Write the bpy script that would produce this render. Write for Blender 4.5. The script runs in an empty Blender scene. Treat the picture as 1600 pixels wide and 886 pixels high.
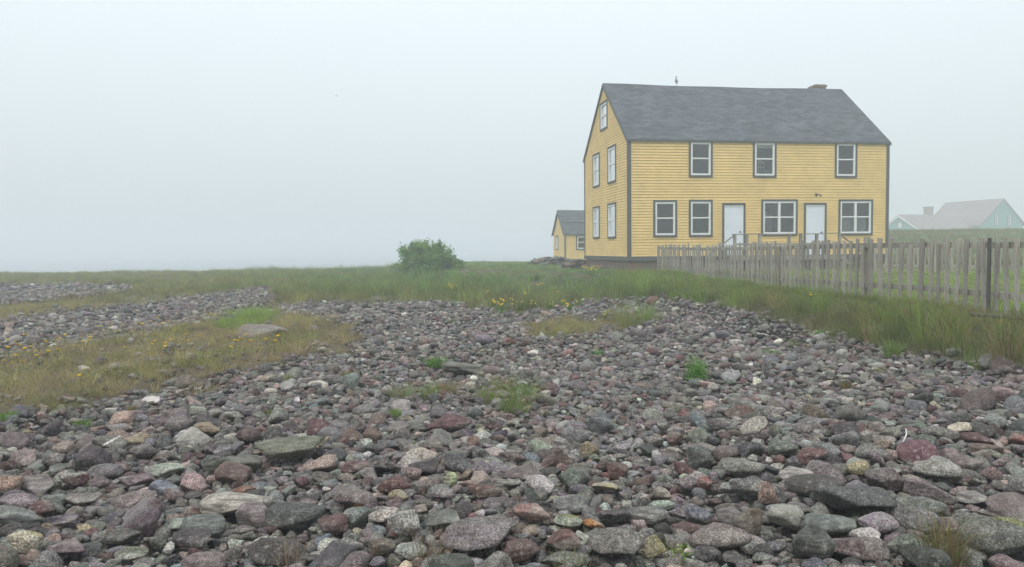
import bpy, bmesh, math, random
import numpy as np
from mathutils import Matrix, Vector
R = math.radians
rng = np.random.default_rng(7)
random.seed(7)
S = bpy.context.scene
C = S.collection

# ---------------------------------------------------------------- camera, sky, sun, exposure
F, PITCH, ROLL, EYE = 1155.0, R(2.67), R(0.57), 1.6
cam_d = bpy.data.cameras.new('camera'); cam = bpy.data.objects.new('camera', cam_d); C.objects.link(cam)
cam_d.sensor_width = 36; cam_d.lens = 36 * F / 1600; cam_d.clip_start = 0.05; cam_d.clip_end = 4000
cam.matrix_world = Matrix.Translation((0, 0, EYE)) @ Matrix.Rotation(R(90) - PITCH, 4, 'X') @ Matrix.Rotation(-ROLL, 4, 'Z')
S.camera = cam

SUN_EL, SUN_AZ = R(60), R(-150)          # azimuth from +Y towards +X
W = bpy.data.worlds.new('World'); S.world = W; W.use_nodes = True
nt = W.node_tree; nt.nodes.clear()
sky = nt.nodes.new('ShaderNodeTexSky'); sky.sky_type = 'NISHITA'; sky.sun_disc = False
sky.sun_elevation = SUN_EL; sky.sun_rotation = SUN_AZ
sky.air_density = 1.0; sky.dust_density = 8.0; sky.ozone_density = 1.0
hs = nt.nodes.new('ShaderNodeHueSaturation'); hs.inputs['Saturation'].default_value = 0.5; hs.inputs['Value'].default_value = 1.0
bg = nt.nodes.new('ShaderNodeBackground'); bg.inputs['Strength'].default_value = 0.15
wo = nt.nodes.new('ShaderNodeOutputWorld')
# overcast layer in front of the clear sky: brighter towards the zenith, lit cloud
tcw = nt.nodes.new('ShaderNodeTexCoord'); spw = nt.nodes.new('ShaderNodeSeparateXYZ'); nt.links.new(tcw.outputs['Generated'], spw.inputs[0])
rw = nt.nodes.new('ShaderNodeMapRange'); rw.inputs['From Min'].default_value = 0; rw.inputs['From Max'].default_value = 1
rw.inputs['To Min'].default_value = 5.6; rw.inputs['To Max'].default_value = 12.8; nt.links.new(spw.outputs[2], rw.inputs['Value'])
cw = nt.nodes.new('ShaderNodeVectorMath'); cw.operation = 'SCALE'; cw.inputs[0].default_value = (.90, 1.0, 1.04); nt.links.new(rw.outputs[0], cw.inputs['Scale'])
mw = nt.nodes.new('ShaderNodeMix'); mw.data_type = 'RGBA'; mw.inputs[0].default_value = .8
nt.links.new(sky.outputs[0], hs.inputs['Color']); nt.links.new(hs.outputs[0], mw.inputs[6]); nt.links.new(cw.outputs[0], mw.inputs[7]); nt.links.new(mw.outputs[2], bg.inputs['Color']); nt.links.new(bg.outputs[0], wo.inputs[0])
sd = bpy.data.lights.new('sun', 'SUN'); sd.energy = 0.9; sd.angle = R(50); sd.color = (1, .93, .84)
so = bpy.data.objects.new('sun', sd); C.objects.link(so)
sv = Vector((math.sin(SUN_AZ) * math.cos(SUN_EL), math.cos(SUN_AZ) * math.cos(SUN_EL), math.sin(SUN_EL)))
so.rotation_euler = sv.to_track_quat('Z', 'Y').to_euler(); so.location = (0, 0, 40)
S.view_settings.view_transform = 'Standard'; S.view_settings.look = 'None'
S.view_settings.exposure = 0.0; S.view_settings.gamma = 1; S.view_settings.use_curve_mapping = False
S.cycles.use_denoising = True
S.cycles.volume_bounces = 2; S.cycles.max_bounces = 5; S.cycles.diffuse_bounces = 3; S.cycles.transparent_max_bounces = 12

# ---------------------------------------------------------------- helpers: pixels <-> place
Mc = np.array(cam.matrix_world)[:3, :3]
def ray(px, py):
    d = np.array([(px - 800) / F, -(py - 443) / F, -1.0]); return Mc @ d
def to_px(x, y, z):
    P = np.stack([np.asarray(x, float), np.asarray(y, float), np.asarray(z, float) - EYE], -1) @ Mc
    w = np.maximum(-P[..., 2], 1e-3)
    return 800 + F * P[..., 0] / w, 443 - F * P[..., 1] / w
def on_plane_z(px, py, z):
    d = ray(px, py); t = (z - EYE) / d[2]; return np.array([d[0] * t, d[1] * t])
def at_depth(px, py, Y):
    d = ray(px, py); t = Y / d[1]; return np.array([d[0] * t, Y, EYE + d[2] * t])

def inpoly(px, py, poly):
    px = np.asarray(px, float); py = np.asarray(py, float); r = np.zeros(px.shape, bool); n = len(poly)
    for i in range(n):
        x1, y1 = poly[i]; x2, y2 = poly[(i + 1) % n]
        if y1 == y2: continue
        c = ((y1 > py) != (y2 > py)) & (px < (x2 - x1) * (py - y1) / (y2 - y1) + x1); r ^= c
    return r
def polydist(x, y, poly, closed=True):
    d = np.full(np.shape(x), 1e9); n = len(poly)
    for i in range(n if closed else n - 1):
        ax, ay = poly[i]; bx, by = poly[(i + 1) % n]; vx, vy = bx - ax, by - ay
        t = np.clip(((x - ax) * vx + (y - ay) * vy) / (vx * vx + vy * vy + 1e-12), 0, 1)
        d = np.minimum(d, np.hypot(x - ax - t * vx, y - ay - t * vy))
    return d
def sstep(a, b, v):
    t = np.clip((v - a) / (b - a), 0, 1); return t * t * (3 - 2 * t)
_ph = np.random.default_rng(3).uniform(0, 6.28, 40); _an = np.random.default_rng(4).uniform(0, 6.28, 40)
def wav(x, y, wl, k0=0, n=7):
    s = 0
    for k in range(n):
        a = _an[k0 + k]; w = 6.283 / (wl * (0.7 + 0.12 * k)); s = s + np.sin((x * math.cos(a) + y * math.sin(a)) * w + _ph[k0 + k])
    return s / n ** .5

YARD = 0.65
FPX = [(1028, 424), (1110, 435), (1215, 451.5), (1345, 468), (1443, 476), (1545, 488), (1594, 494), (1700, 508), (1800, 520)]
FEN = [tuple(on_plane_z(a, b, YARD)) for a, b in FPX]
PLAT = [(FEN[0][0] - .3, FEN[0][1] - .3), (2.9, 29), (.6, 33), (-2, 38), (-6, 50), (-8, 90), (400, 90), (400, -40), (14, -40), (13, 0)] + [(a - .25, b) for a, b in FEN[::-1][:-1]]
def ground(x, y):
    x = np.asarray(x, float); y = np.asarray(y, float)
    r = np.hypot(x, y)
    h = 0.045 * wav(x, y, 2.6) * sstep(1, 4, r) * (1 - .5 * sstep(15, 30, r)) + 0.05 * wav(x, y, 9, 8) + .08 * sstep(12, 24, y)
    ins = inpoly(x, y, PLAT); d = polydist(x, y, PLAT)
    near = sstep(8, 24, y)
    p = np.where(ins, 1.0, sstep(1.5 + 2.2 * near, 0, d))
    h = h * (1 - p) + (YARD + .025 * wav(x, y, 6, 16)) * p
    q = x / np.maximum(y, 5)
    land = sstep(.12, .3, q)
    h = h - (1 - land) * 5.0 * sstep(54, 100, y) * np.where(y > 0, 1, 0)
    h = h + 2.25 * sstep(38, 74, y) * sstep(.26, .46, q) - 6 * sstep(190, 300, y) * land
    h = h - 5.0 * sstep(60, 110, -x) - 3.0 * sstep(40, 90, -y)
    return h
def hit(px, py, it=30):
    z = 0.1
    for _ in range(it):
        p = on_plane_z(px, py, z); z = .5 * z + .5 * float(ground(p[0], p[1]))
    return p[0], p[1], float(ground(p[0], p[1]))

# cobble areas, as outlined on the ground
P1 = [(-400, 720), (0, 662), (60, 648), (200, 625), (330, 606), (380, 588), (430, 574), (500, 562), (560, 545), (572, 530), (545, 515), (520, 500), (470, 497), (440, 487), (425, 479), (470, 475), (560, 474), (650, 471), (690, 474), (740, 482), (800, 490), (870, 484), (920, 471), (1000, 465), (1060, 468), (1130, 480), (1215, 501), (1300, 526), (1400, 549), (1500, 563), (1600, 583), (2000, 660), (2400, 1400), (-900, 1400)]
P2 = [(-500, 640), (0, 566), (60, 548), (150, 535), (220, 522), (330, 500), (345, 494), (400, 486), (430, 475), (425, 450), (395, 450), (330, 461), (240, 472), (110, 486), (0, 504), (-500, 560)]
P3 = [(-400, 445), (0, 445), (100, 445), (200, 446), (215, 454), (120, 466), (0, 480), (-400, 505)]
P4 = [(812, 526), (825, 508), (870, 499), (940, 500), (1000, 500), (1010, 507), (950, 519), (900, 530), (850, 532)]
def cobble_here(x, y, z, loose=0):
    px, py = to_px(x, y, z); px0, py0 = px, py
    if loose: px = px + rng.normal(0, loose * 2.2, np.shape(px)); py = py + rng.normal(0, loose, np.shape(px)) * np.clip((py - 415) / 90, .1, 1)
    j = np.clip((py - 400) / 150, .12, 1.2)
    px2 = px + 14 * wav(x, y, 1.1, 3) * j; py2 = py + 5 * wav(x, y, .8, 11) * j
    c = inpoly(px2, py2, P1) | inpoly(px2, py2, P2) | inpoly(px2, py2, P3)
    c &= ~inpoly(px2, py2, P4)
    c |= (y < 2.5) & (x < 6)
    return c, px0, py0

# ---------------------------------------------------------------- helpers: objects
def tag(o, label=None, cat=None, group=None, kind=None):
    if label: o['label'] = label
    if cat: o['category'] = cat
    if group: o['group'] = group
    if kind: o['kind'] = kind
    return o
def empty(name, loc, rz=0, **k):
    o = bpy.data.objects.new(name, None); o.empty_display_size = .2; C.objects.link(o)
    o.location = loc; o.rotation_euler = (0, 0, rz); tag(o, **k); return o
class MB:
    def __init__(s): s.v = []; s.f = []
    def add(s, vs, fs):
        n = len(s.v); s.v += [tuple(map(float, v)) for v in vs]; s.f += [tuple(n + i for i in f) for f in fs]; return s
    def box(s, a, b):
        x0, y0, z0 = a; x1, y1, z1 = b
        return s.add([(x0, y0, z0), (x1, y0, z0), (x1, y1, z0), (x0, y1, z0), (x0, y0, z1), (x1, y0, z1), (x1, y1, z1), (x0, y1, z1)],
                     [(0, 3, 2, 1), (4, 5, 6, 7), (0, 1, 5, 4), (1, 2, 6, 5), (2, 3, 7, 6), (3, 0, 4, 7)])
    def bar(s, p, q, w, h, up=(0, 0, 1)):
        p = Vector(p); q = Vector(q); d = (q - p).normalized(); u = Vector(up)
        sx = d.cross(u).normalized() * w / 2; sy = sx.cross(d).normalized() * h / 2
        return s.add([p - sx - sy, p + sx - sy, p + sx + sy, p - sx + sy, q - sx - sy, q + sx - sy, q + sx + sy, q - sx + sy],
                     [(0, 3, 2, 1), (4, 5, 6, 7), (0, 1, 5, 4), (1, 2, 6, 5), (2, 3, 7, 6), (3, 0, 4, 7)])
    def tube(s, pts, rad, n=8):
        rings = []; b = len(s.v)
        for i, p in enumerate(pts):
            p = Vector(p); a = Vector(pts[max(i - 1, 0)]); c = Vector(pts[min(i + 1, len(pts) - 1)]); d = (c - a).normalized()
            u = d.cross(Vector((.13, .27, .95))).normalized(); w = d.cross(u)
            r = rad[i] if hasattr(rad, '__len__') else rad
            rx, ry = r if hasattr(r, '__len__') else (r, r)
            rings.append([p + u * rx * math.cos(t * 6.2832 / n) + w * ry * math.sin(t * 6.2832 / n) for t in range(n)])
        vs = [v for r_ in rings for v in r_]; fs = []
        for i in range(len(pts) - 1):
            for t in range(n): fs.append((i * n + t, i * n + (t + 1) % n, (i + 1) * n + (t + 1) % n, (i + 1) * n + t))
        fs.append(tuple(range(n))[::-1]); fs.append(tuple((len(pts) - 1) * n + t for t in range(n)))
        return s.add(vs, fs)
    def build(s, name, mat, parent=None, smooth=False):
        me = bpy.data.meshes.new(name); me.from_pydata(s.v, [], s.f); me.update()
        if smooth: me.polygons.foreach_set('use_smooth', [True] * len(me.polygons))
        me.materials.append(mat); o = bpy.data.objects.new(name, me); C.objects.link(o)
        if parent: o.parent = parent
        return o
def tri_mesh(name, V, T, mat, col=None, smooth=True, parent=None):
    me = bpy.data.meshes.new(name); nv, ntri = len(V), len(T)
    me.vertices.add(nv); me.vertices.foreach_set('co', np.ascontiguousarray(V, np.float32).ravel())
    me.loops.add(ntri * 3); me.loops.foreach_set('vertex_index', np.ascontiguousarray(T, np.int32).ravel())
    me.polygons.add(ntri); me.polygons.foreach_set('loop_start', np.arange(0, ntri * 3, 3, dtype=np.int32))
    me.polygons.foreach_set('loop_total', np.full(ntri, 3, np.int32))
    me.polygons.foreach_set('use_smooth', np.full(ntri, smooth))
    me.update(calc_edges=True)
    if col is not None:
        a = me.color_attributes.new('col', 'FLOAT_COLOR', 'POINT')
        c4 = np.full((nv, 4), .5, np.float32); c4[:, :col.shape[1]] = col; a.data.foreach_set('color', c4.ravel())
    me.materials.append(mat); o = bpy.data.objects.new(name, me); C.objects.link(o)
    if parent: o.parent = parent
    return o

# ---------------------------------------------------------------- materials
class NG:
    def __init__(s, name):
        s.m = bpy.data.materials.new(name); s.m.use_nodes = True; s.t = s.m.node_tree; s.t.nodes.clear()
        s.out = s.t.nodes.new('ShaderNodeOutputMaterial'); s.b = s.t.nodes.new('ShaderNodeBsdfPrincipled'); s.t.links.new(s.b.outputs[0], s.out.inputs[0])
        s.b.inputs['Roughness'].default_value = .85; s.b.inputs['Specular IOR Level'].default_value = .25
    def n(s, t, **k):
        x = s.t.nodes.new('ShaderNode' + t)
        for a, b in k.items(): setattr(x, a, b)
        return x
    def l(s, a, b): s.t.links.new(a, b)
    def co(s, scale=(1, 1, 1)):
        tc = s.n('TexCoord'); mp = s.n('Mapping'); mp.inputs['Scale'].default_value = scale; s.l(tc.outputs['Object'], mp.inputs[0]); return mp.outputs[0]
    def noise(s, vec, sc, det=4, rough=.6):
        x = s.n('TexNoise'); x.inputs['Scale'].default_value = sc; x.inputs['Detail'].default_value = det; x.inputs['Roughness'].default_value = rough; s.l(vec, x.inputs['Vector']); return x.outputs['Fac']
    def ramp(s, fac, stops):
        x = s.n('ValToRGB'); e = x.color_ramp.elements
        while len(e) < len(stops): e.new(.5)
        for i, (p, c) in enumerate(stops): e[i].position = p; e[i].color = (*c, 1) if hasattr(c, '__len__') else (c, c, c, 1)
        s.l(fac, x.inputs[0]); return x.outputs[0]
    def mix(s, fac, a, b, mode='MIX'):
        x = s.n('Mix', data_type='RGBA', blend_type=mode)
        for i, v in ((0, fac), (6, a), (7, b)):
            if hasattr(v, 'is_output') or isinstance(v, bpy.types.NodeSocket): s.l(v, x.inputs[i])
            elif hasattr(v, '__len__'): x.inputs[i].default_value = (*v, 1)
            else: x.inputs[i].default_value = v
        return x.outputs[2]
    def bump(s, h, st, dist=.01, prev=None):
        x = s.n('Bump'); x.inputs['Strength'].default_value = st; x.inputs['Distance'].default_value = dist; s.l(h, x.inputs['Height'])
        if prev is not None: s.l(prev, x.inputs['Normal'])
        return x.outputs[0]
    def done(s, col, nrm=None, rough=None):
        if isinstance(col, bpy.types.NodeSocket): s.l(col, s.b.inputs['Base Color'])
        else: s.b.inputs['Base Color'].default_value = (*col, 1)
        if nrm is not None: s.l(nrm, s.b.inputs['Normal'])
        if rough is not None: s.b.inputs['Roughness'].default_value = rough
        return s.m
def plain(name, col, var=.25, sc=6, rough=.8, stretch=(1, 1, 1), bump=.2):
    g = NG(name); v = g.co(stretch); a = g.noise(v, sc, 6)
    lo = tuple(c * (1 - var) for c in col); hi = tuple(min(1, c * (1 + var)) for c in col)
    c = g.ramp(a, [(.3, lo), (.7, hi)]); return g.done(c, g.bump(a, bump, .004), rough)
def attr(g):
    a = g.n('Attribute'); a.attribute_name = 'col'; return a

g = NG('stone'); v = g.co(); A = attr(g)
n1 = g.noise(v, 14, 5); n2 = g.noise(v, 85, 4, .7); n3 = g.noise(v, 5, 3); n4 = g.noise(v, 33, 5, .75)
c = g.mix(.75, A.outputs['Color'], g.ramp(n1, [(.3, .5), (.7, 1.45)]), 'MULTIPLY')
n5 = g.noise(g.co((1.0, 2.2, 9.0)), 9, 4); n6 = g.noise(v, 220, 2)
al = A.outputs['Alpha']
c = g.mix(g.ramp(al, [(0, .25), (.35, .35), (.6, .95), (1, .8)]), c, g.ramp(n2, [(.36, .38), (.5, .95), (.64, 2.1)]), 'MULTIPLY')
c = g.mix(g.ramp(al, [(.1, .9), (.3, .1)]), c, g.ramp(n5, [(.38, .55), (.5, 1.05), (.6, 1.5)]), 'MULTIPLY')
c = g.mix(.5, c, g.ramp(n6, [(.35, .6), (.65, 1.4)]), 'MULTIPLY'); c = g.mix(1.0, c, (.76, .72, .685), 'MULTIPLY')
lich = g.n('Math', operation='MULTIPLY'); g.l(g.ramp(n4, [(.54, 0.0), (.66, 1.0)]), lich.inputs[0]); g.l(g.ramp(n3, [(.40, .0), (.62, .75)]), lich.inputs[1])
c = g.mix(lich.outputs[0], c, (.34, .33, .29))
M_STONE = g.done(c, g.bump(n2, .9, .008, g.bump(n1, .9, .035)), .88)

g = NG('ground_soil'); v = g.co(); A = attr(g); a = g.noise(v, 4, 8, .7); b = g.noise(v, 60, 4)
c = g.mix(.7, A.outputs['Color'], g.ramp(a, [(.3, .55), (.7, 1.45)]), 'MULTIPLY')
M_GROUND = g.done(c, g.bump(b, .6, .02), .95)

def leafy(name, transl=.35):
    g = NG(name); A = attr(g); g.l(A.outputs['Color'], g.b.inputs['Base Color']); g.b.inputs['Roughness'].default_value = .65
    t = g.n('BsdfTranslucent'); g.l(A.outputs['Color'], t.inputs[0]); m = g.n('MixShader'); m.inputs[0].default_value = transl
    g.l(g.b.outputs[0], m.inputs[1]); g.l(t.outputs[0], m.inputs[2]); g.l(m.outputs[0], g.out.inputs[0]); return g.m
M_LEAF = leafy('foliage')

def clap_mat(name, col):
    g = NG(name); v = g.co((1, 1, 1)); a = g.noise(v, 1.3, 5, .6); st = g.co((1.2, 1.2, 22)); b = g.noise(st, 2.5, 4)
    c = g.mix(1.0, col, g.ramp(a, [(.3, .88), (.7, 1.07)]), 'MULTIPLY'); c = g.mix(.6, c, g.ramp(b, [(.3, .88), (.7, 1.08)]), 'MULTIPLY')
    return g.done(c, g.bump(b, .2, .003), .7)
M_YEL = clap_mat('yellow_paint', (.80, .575, .235))
M_TEAL = clap_mat('teal_paint', (.12, .34, .27))
M_TRIM = plain('grey_trim_paint', (.10, .105, .10), .12, 5)
M_WHITE = plain('white_paint', (.78, .79, .78), .05, 3, .5, bump=.05)
M_DOOR = plain('door_paint', (.74, .78, .85), .05, 2, .4, bump=.05)
M_METAL = plain('dark_metal', (.05, .05, .05), .2, 20, .5)
M_BRICK = plain('chimney_brick', (.22, .17, .13), .3, 14)
def shingle(name, base, amp=1.0):
    g = NG(name); tc = g.n('TexCoord'); sp = g.n('SeparateXYZ'); g.l(tc.outputs['Object'], sp.inputs[0])
    cb = g.n('CombineXYZ'); g.l(sp.outputs[0], cb.inputs[0]); g.l(sp.outputs[2], cb.inputs[1])
    br = g.n('TexBrick'); g.l(cb.outputs[0], br.inputs['Vector']); br.inputs['Scale'].default_value = 1
    br.inputs['Brick Width'].default_value = .33; br.inputs['Row Height'].default_value = .105; br.inputs['Mortar Size'].default_value = .006
    br.inputs['Color1'].default_value = (*[c * .72 for c in base], 1); br.inputs['Color2'].default_value = (*[c * 1.28 for c in base], 1)
    br.inputs['Mortar'].default_value = (*[c * .45 for c in base], 1); br.offset = .5
    mp = g.n('Mapping'); mp.inputs['Scale'].default_value = (.35, 1, 1.6); g.l(tc.outputs['Object'], mp.inputs[0])
    a = g.noise(mp.outputs[0], 1.4, 8, .7); b = g.noise(g.co(), 40, 3)
    c = g.mix(.85, br.outputs['Color'], g.ramp(a, [(.32, .8), (.68, 1.2)]), 'MULTIPLY'); c = g.mix(.5, c, g.ramp(b, [(.3, .7), (.7, 1.3)]), 'MULTIPLY')
    return g.done(c, g.bump(br.outputs['Fac'], -.4, .01), .92)
M_SHINGLE = shingle('roof_shingles', (.092, .099, .112))
M_TEALROOF = shingle('weathered_roof', (.25, .19, .185))
g = NG('foundation'); v = g.co((1, 1, 1)); a = g.noise(v, .8, 4); vo = g.n('TexVoronoi'); vo.inputs['Scale'].default_value = 5; g.l(g.co((1, 1, 1.8)), vo.inputs['Vector'])
c = g.mix(g.ramp(a, [(.42, 0.0), (.58, 1.0)]), (.20, .12, .075), (.15, .14, .125)); c = g.mix(.5, c, vo.outputs['Color'], 'MULTIPLY'); c = g.mix(.5, c, (.2, .14, .11))
M_FOUND = g.done(c, g.bump(vo.outputs['Distance'], .6, .03), .95)
g = NG('weathered_wood'); v = g.co((9, 9, .9)); a = g.noise(v, 6, 8, .75); b = g.noise(g.co(), 2.2, 4); k = g.noise(g.co((3, 3, 1.4)), 9, 2)
A = attr(g)
c = g.ramp(a, [(.28, (.16, .145, .12)), (.5, (.32, .295, .25)), (.72, (.48, .45, .39))])
c = g.mix(.6, c, g.ramp(b, [(.3, .7), (.7, 1.25)]), 'MULTIPLY'); c = g.mix(g.ramp(k, [(.66, 0.0), (.72, .7)]), c, (.045, .038, .032))
oi = g.n('ObjectInfo'); rr = g.ramp(oi.outputs['Random'], [(0, .72), (1, 1.18)]); c = g.mix(1.0, c, rr, 'MULTIPLY')
M_WOOD = g.done(c, g.bump(a, .5, .004), .9)
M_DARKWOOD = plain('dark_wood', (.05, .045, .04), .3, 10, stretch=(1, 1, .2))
g = NG('window_glass'); tr = g.n('BsdfTransparent'); tr.inputs[0].default_value = (.72, .76, .76, 1); gl = g.n('BsdfGlossy'); gl.inputs['Roughness'].default_value = .03
fr = g.n('Fresnel'); fr.inputs[0].default_value = 1.55; ad = g.n('Math', operation='ADD'); g.l(fr.outputs[0], ad.inputs[0]); ad.inputs[1].default_value = .07
m = g.n('MixShader'); g.l(ad.outputs[0], m.inputs[0]); g.l(tr.outputs[0], m.inputs[1]); g.l(gl.outputs[0], m.inputs[2]); g.l(m.outputs[0], g.out.inputs[0]); M_GLASS = g.m
M_PLASTER = plain('interior_plaster', (.30, .29, .27), .1, 2)
M_CURTAIN = plain('curtain_cloth', (.62, .63, .61), .1, 4)

# ---------------------------------------------------------------- ground and sea
def axis(segs):
    out = []
    for a, b, st in segs: out.append(np.arange(a, b, st))
    out.append([segs[-1][1]]); return np.concatenate(out)
gx = axis([(-1400, -200, 100), (-200, -60, 10), (-60, -14, 1.2), (-14, 14, .22), (14, 70, 1.0), (70, 200, 10), (200, 1400, 100)])
gy = axis([(-1400, -100, 100), (-100, -10, 10), (-10, 1, 1), (1, 26, .22), (26, 60, .6), (60, 130, 2), (130, 300, 15), (300, 1400, 100)])
GX, GY = np.meshgrid(gx, gy); GZ = ground(GX, GY)
nx, ny = len(gx), len(gy); V = np.stack([GX, GY, GZ], -1).reshape(-1, 3)
cb, _px, _py = cobble_here(GX, GY, GZ)
lawn = inpoly(GX, GY, PLAT)
gc = np.where(cb[..., None], (.035, .031, .028), (.085, .085, .042)); gc = np.where((lawn & ~cb)[..., None], (.085, .12, .035), gc)  # soil under cobbles coloured extra dark, painting shade into the gaps between stones
px_l = (_px < 620) & (_py > 478) & ~cb; gc = np.where(px_l[..., None], (.085, .066, .042), gc)
i, j = np.meshgrid(np.arange(ny - 1), np.arange(nx - 1), indexing='ij'); a = (i * nx + j).ravel()
T = np.concatenate([np.stack([a, a + 1, a + nx + 1], 1), np.stack([a, a + nx + 1, a + nx], 1)])
tag(tri_mesh('ground', V, T, M_GROUND, gc.reshape(-1, 3)), kind='structure', label='beach ground of soil and turf under cobbles and grass')
g = NG('sea_water'); n = g.noise(g.co((1, 1, 1)), .8, 5); M_SEA = g.done((.04, .06, .065), g.bump(n, .4, .3), .15)
tag(MB().add([(-1420, -1420, -3.2), (1420, -1420, -3.2), (1420, 1420, -3.2), (-1420, 1420, -3.2)], [(0, 1, 2, 3)]).build('sea', M_SEA), kind='structure', label='calm grey sea beyond the beach hidden in fog')

# haze
mh = bpy.data.materials.new('haze'); mh.use_nodes = True; t = mh.node_tree; t.nodes.clear()
o_ = t.nodes.new('ShaderNodeOutputMaterial'); pv = t.nodes.new('ShaderNodeVolumePrincipled')
pv.inputs['Color'].default_value = (.93, .965, 1, 1); pv.inputs['Density'].default_value = .0053; pv.inputs['Anisotropy'].default_value = .2
t.links.new(pv.outputs[0], o_.inputs['Volume'])
tag(MB().box((-1450, -1450, -10), (1450, 1450, 12.6)).build('haze', mh), kind='stuff', label='pale sea fog over the beach and houses')

# ---------------------------------------------------------------- clapboard houses
def clap_wall(mb, O, u, n, L, z0, z1, holes, pitch=.118, lap=.03, lim=None):
    """courses of lapped boards between z0 and z1 on a wall from O along u, outward n, with rectangular holes (u0,u1,z0,z1)"""
    O = np.array(O, float); u = np.array(u, float); n = np.array(n, float)
    lim = lim or (lambda z: (0, L))
    cs = list(np.arange(z0, z1, pitch)) + [z1]
    def P(a, z, off): return O + u * a + n * off + np.array([0, 0, z])
    for k in range(len(cs) - 1):
        za, zb = cs[k], cs[k + 1]
        br = sorted({za, zb} | {h[2] for h in holes if za < h[2] < zb} | {h[3] for h in holes if za < h[3] < zb})
        for s_ in range(len(br) - 1):
            p, q = br[s_], br[s_ + 1]; m = (p + q) / 2
            l0, r0 = lim(p); l1, r1 = lim(q)
            cuts = sorted([(h[0], h[1]) for h in holes if h[2] < m < h[3]])
            iv = []; cur0, cur1 = l0, l1
            for c0, c1 in cuts: iv.append((cur0, c0, cur1, c0)); cur0 = cur1 = c1
            iv.append((cur0, r0, cur1, r1))
            op = lap * (1 - (p - za) / pitch); oq = lap * (1 - (q - za) / pitch)
            for a0, b0, a1, b1 in iv:
                if b0 - a0 < 1e-4 and b1 - a1 < 1e-4: continue
                if s_ == 0:
                    e = min(.008, (q - p) * .5); rc = -.025; p2 = p + e; f = e / (q - p); a2 = a0 + (a1 - a0) * f; b2 = b0 + (b1 - b0) * f
                    mb.add([P(a0, p, 0), P(b0, p, 0), P(b0, p, rc), P(a0, p, rc), P(b2, p2, rc), P(a2, p2, rc), P(b2, p2, op), P(a2, p2, op)], [(0, 1, 2, 3), (3, 2, 4, 5), (5, 4, 6, 7)])
                    mb.add([P(a2, p2, op), P(b2, p2, op), P(b1, q, oq), P(a1, q, oq)], [(0, 1, 2, 3)])
                else: mb.add([P(a0, p, op), P(b0, p, op), P(b1, q, oq), P(a1, q, oq)], [(0, 1, 2, 3)])
def window(parent, O, u, n, rect, double=False, casing=.085, M=M_TRIM, shade=0):
    """rect = outer edge of the grey casing; returns the hole in the wall"""
    O = Vector(O); u = Vector(u); n = Vector(n); a0, a1, z0, z1 = rect
    def P(a, z, off): return O + u * a + n * off + Vector((0, 0, z))
    def slab(mb, a, b, c, d, o0, o1):
        vs = [P(a, c, o0), P(b, c, o0), P(b, c, o1), P(a, c, o1), P(a, d, o0), P(b, d, o0), P(b, d, o1), P(a, d, o1)]
        mb.add(vs, [(0, 3, 2, 1), (4, 5, 6, 7), (0, 1, 5, 4), (1, 2, 6, 5), (2, 3, 7, 6), (3, 0, 4, 7)])
    k = casing; fr = MB(); i0, i1, j0, j1 = a0 + k, a1 - k, z0 + k, z1 - k; w = .075
    slab(fr, i0, i0 + w, j0, j1, -.06, .035); slab(fr, i1 - w, i1, j0, j1, -.06, .035)
    slab(fr, i0 + w, i1 - w, j0, j0 + w, -.06, .033); slab(fr, i0 + w, i1 - w, j1 - w, j1, -.06, .033)
    zm = (j0 + j1) / 2 + .02
    if double:
        am = (i0 + i1) / 2; slab(fr, am - .05, am + .05, j0 + w, j1 - w, -.06, .031)
        slab(fr, i0 + w, am - .05, zm - .028, zm + .028, -.05, .015); slab(fr, am + .05, i1 - w, zm - .028, zm + .028, -.05, .015)
    else: slab(fr, i0 + w, i1 - w, zm - .028, zm + .028, -.05, .015)
    f = fr.build('window', M_WHITE, parent)
    c = MB(); slab(c, a0, a0 + k, z0, z1, -.08, .05); slab(c, a1 - k, a1, z0, z1, -.08, .05); slab(c, a0 + k, a1 - k, z1 - k, z1, -.08, .052); slab(c, a0 + k, a1 - k, z0, z0 + k, -.08, .07)
    c.build('casing', M, f)
    pn = MB().add([P(i0 + .02, j0 + .02, -.03), P(i1 - .02, j0 + .02, -.03), P(i1 - .02, j1 - .02, -.03), P(i0 + .02, j1 - .02, -.03)], [(0, 1, 2, 3)]); pn.build('pane', M_GLASS, f)
    if shade:
        b = MB(); slab(b, i0 + w, i1 - w, j1 - w - shade, j1 - w, -.09, -.07); b.build('roller_blind', M_WHITE, f)
    return (a0 + .02, a1 - .02, z0 + .02, z1 - .02)
def roof_mesh(Wd, D, ze, zr, ov_e, ov_r, th, sag=0.0, nseg=12):
    mb = MB(); sl = (zr - ze) / (D / 2)
    for sgn in (0, 1):
        top = []; 
        for i in range(nseg + 1):
            t = i / nseg; x = -ov_r + t * (Wd + 2 * ov_r); dz = -sag * math.sin(math.pi * t) + .01 * math.sin(t * 17)
            y_e, z_e = (-ov_e, ze - sl * ov_e) if sgn == 0 else (D + ov_e, ze - sl * ov_e)
            top.append([(x, y_e, z_e + th + dz * .3), (x, D / 2, zr + th + dz), (x, y_e, z_e + dz * .3), (x, D / 2, zr + dz)])
        vs = [p for r_ in top for p in r_]; fs = []
        for i in range(nseg):
            a = 4 * i; b = a + 4
            fs += [(a, b, b + 1, a + 1), (a + 2, a + 3, b + 3, b + 2), (a, a + 2, b + 2, b)] if sgn == 0 else [(a, a + 1, b + 1, b), (a + 2, b + 2, b + 3, a + 3), (a, b, b + 2, a + 2)]
        fs += [(0, 1, 3, 2), (4 * nseg, 4 * nseg + 2, 4 * nseg + 3, 4 * nseg + 1)]
        mb.add(vs, fs)
    return mb
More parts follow.
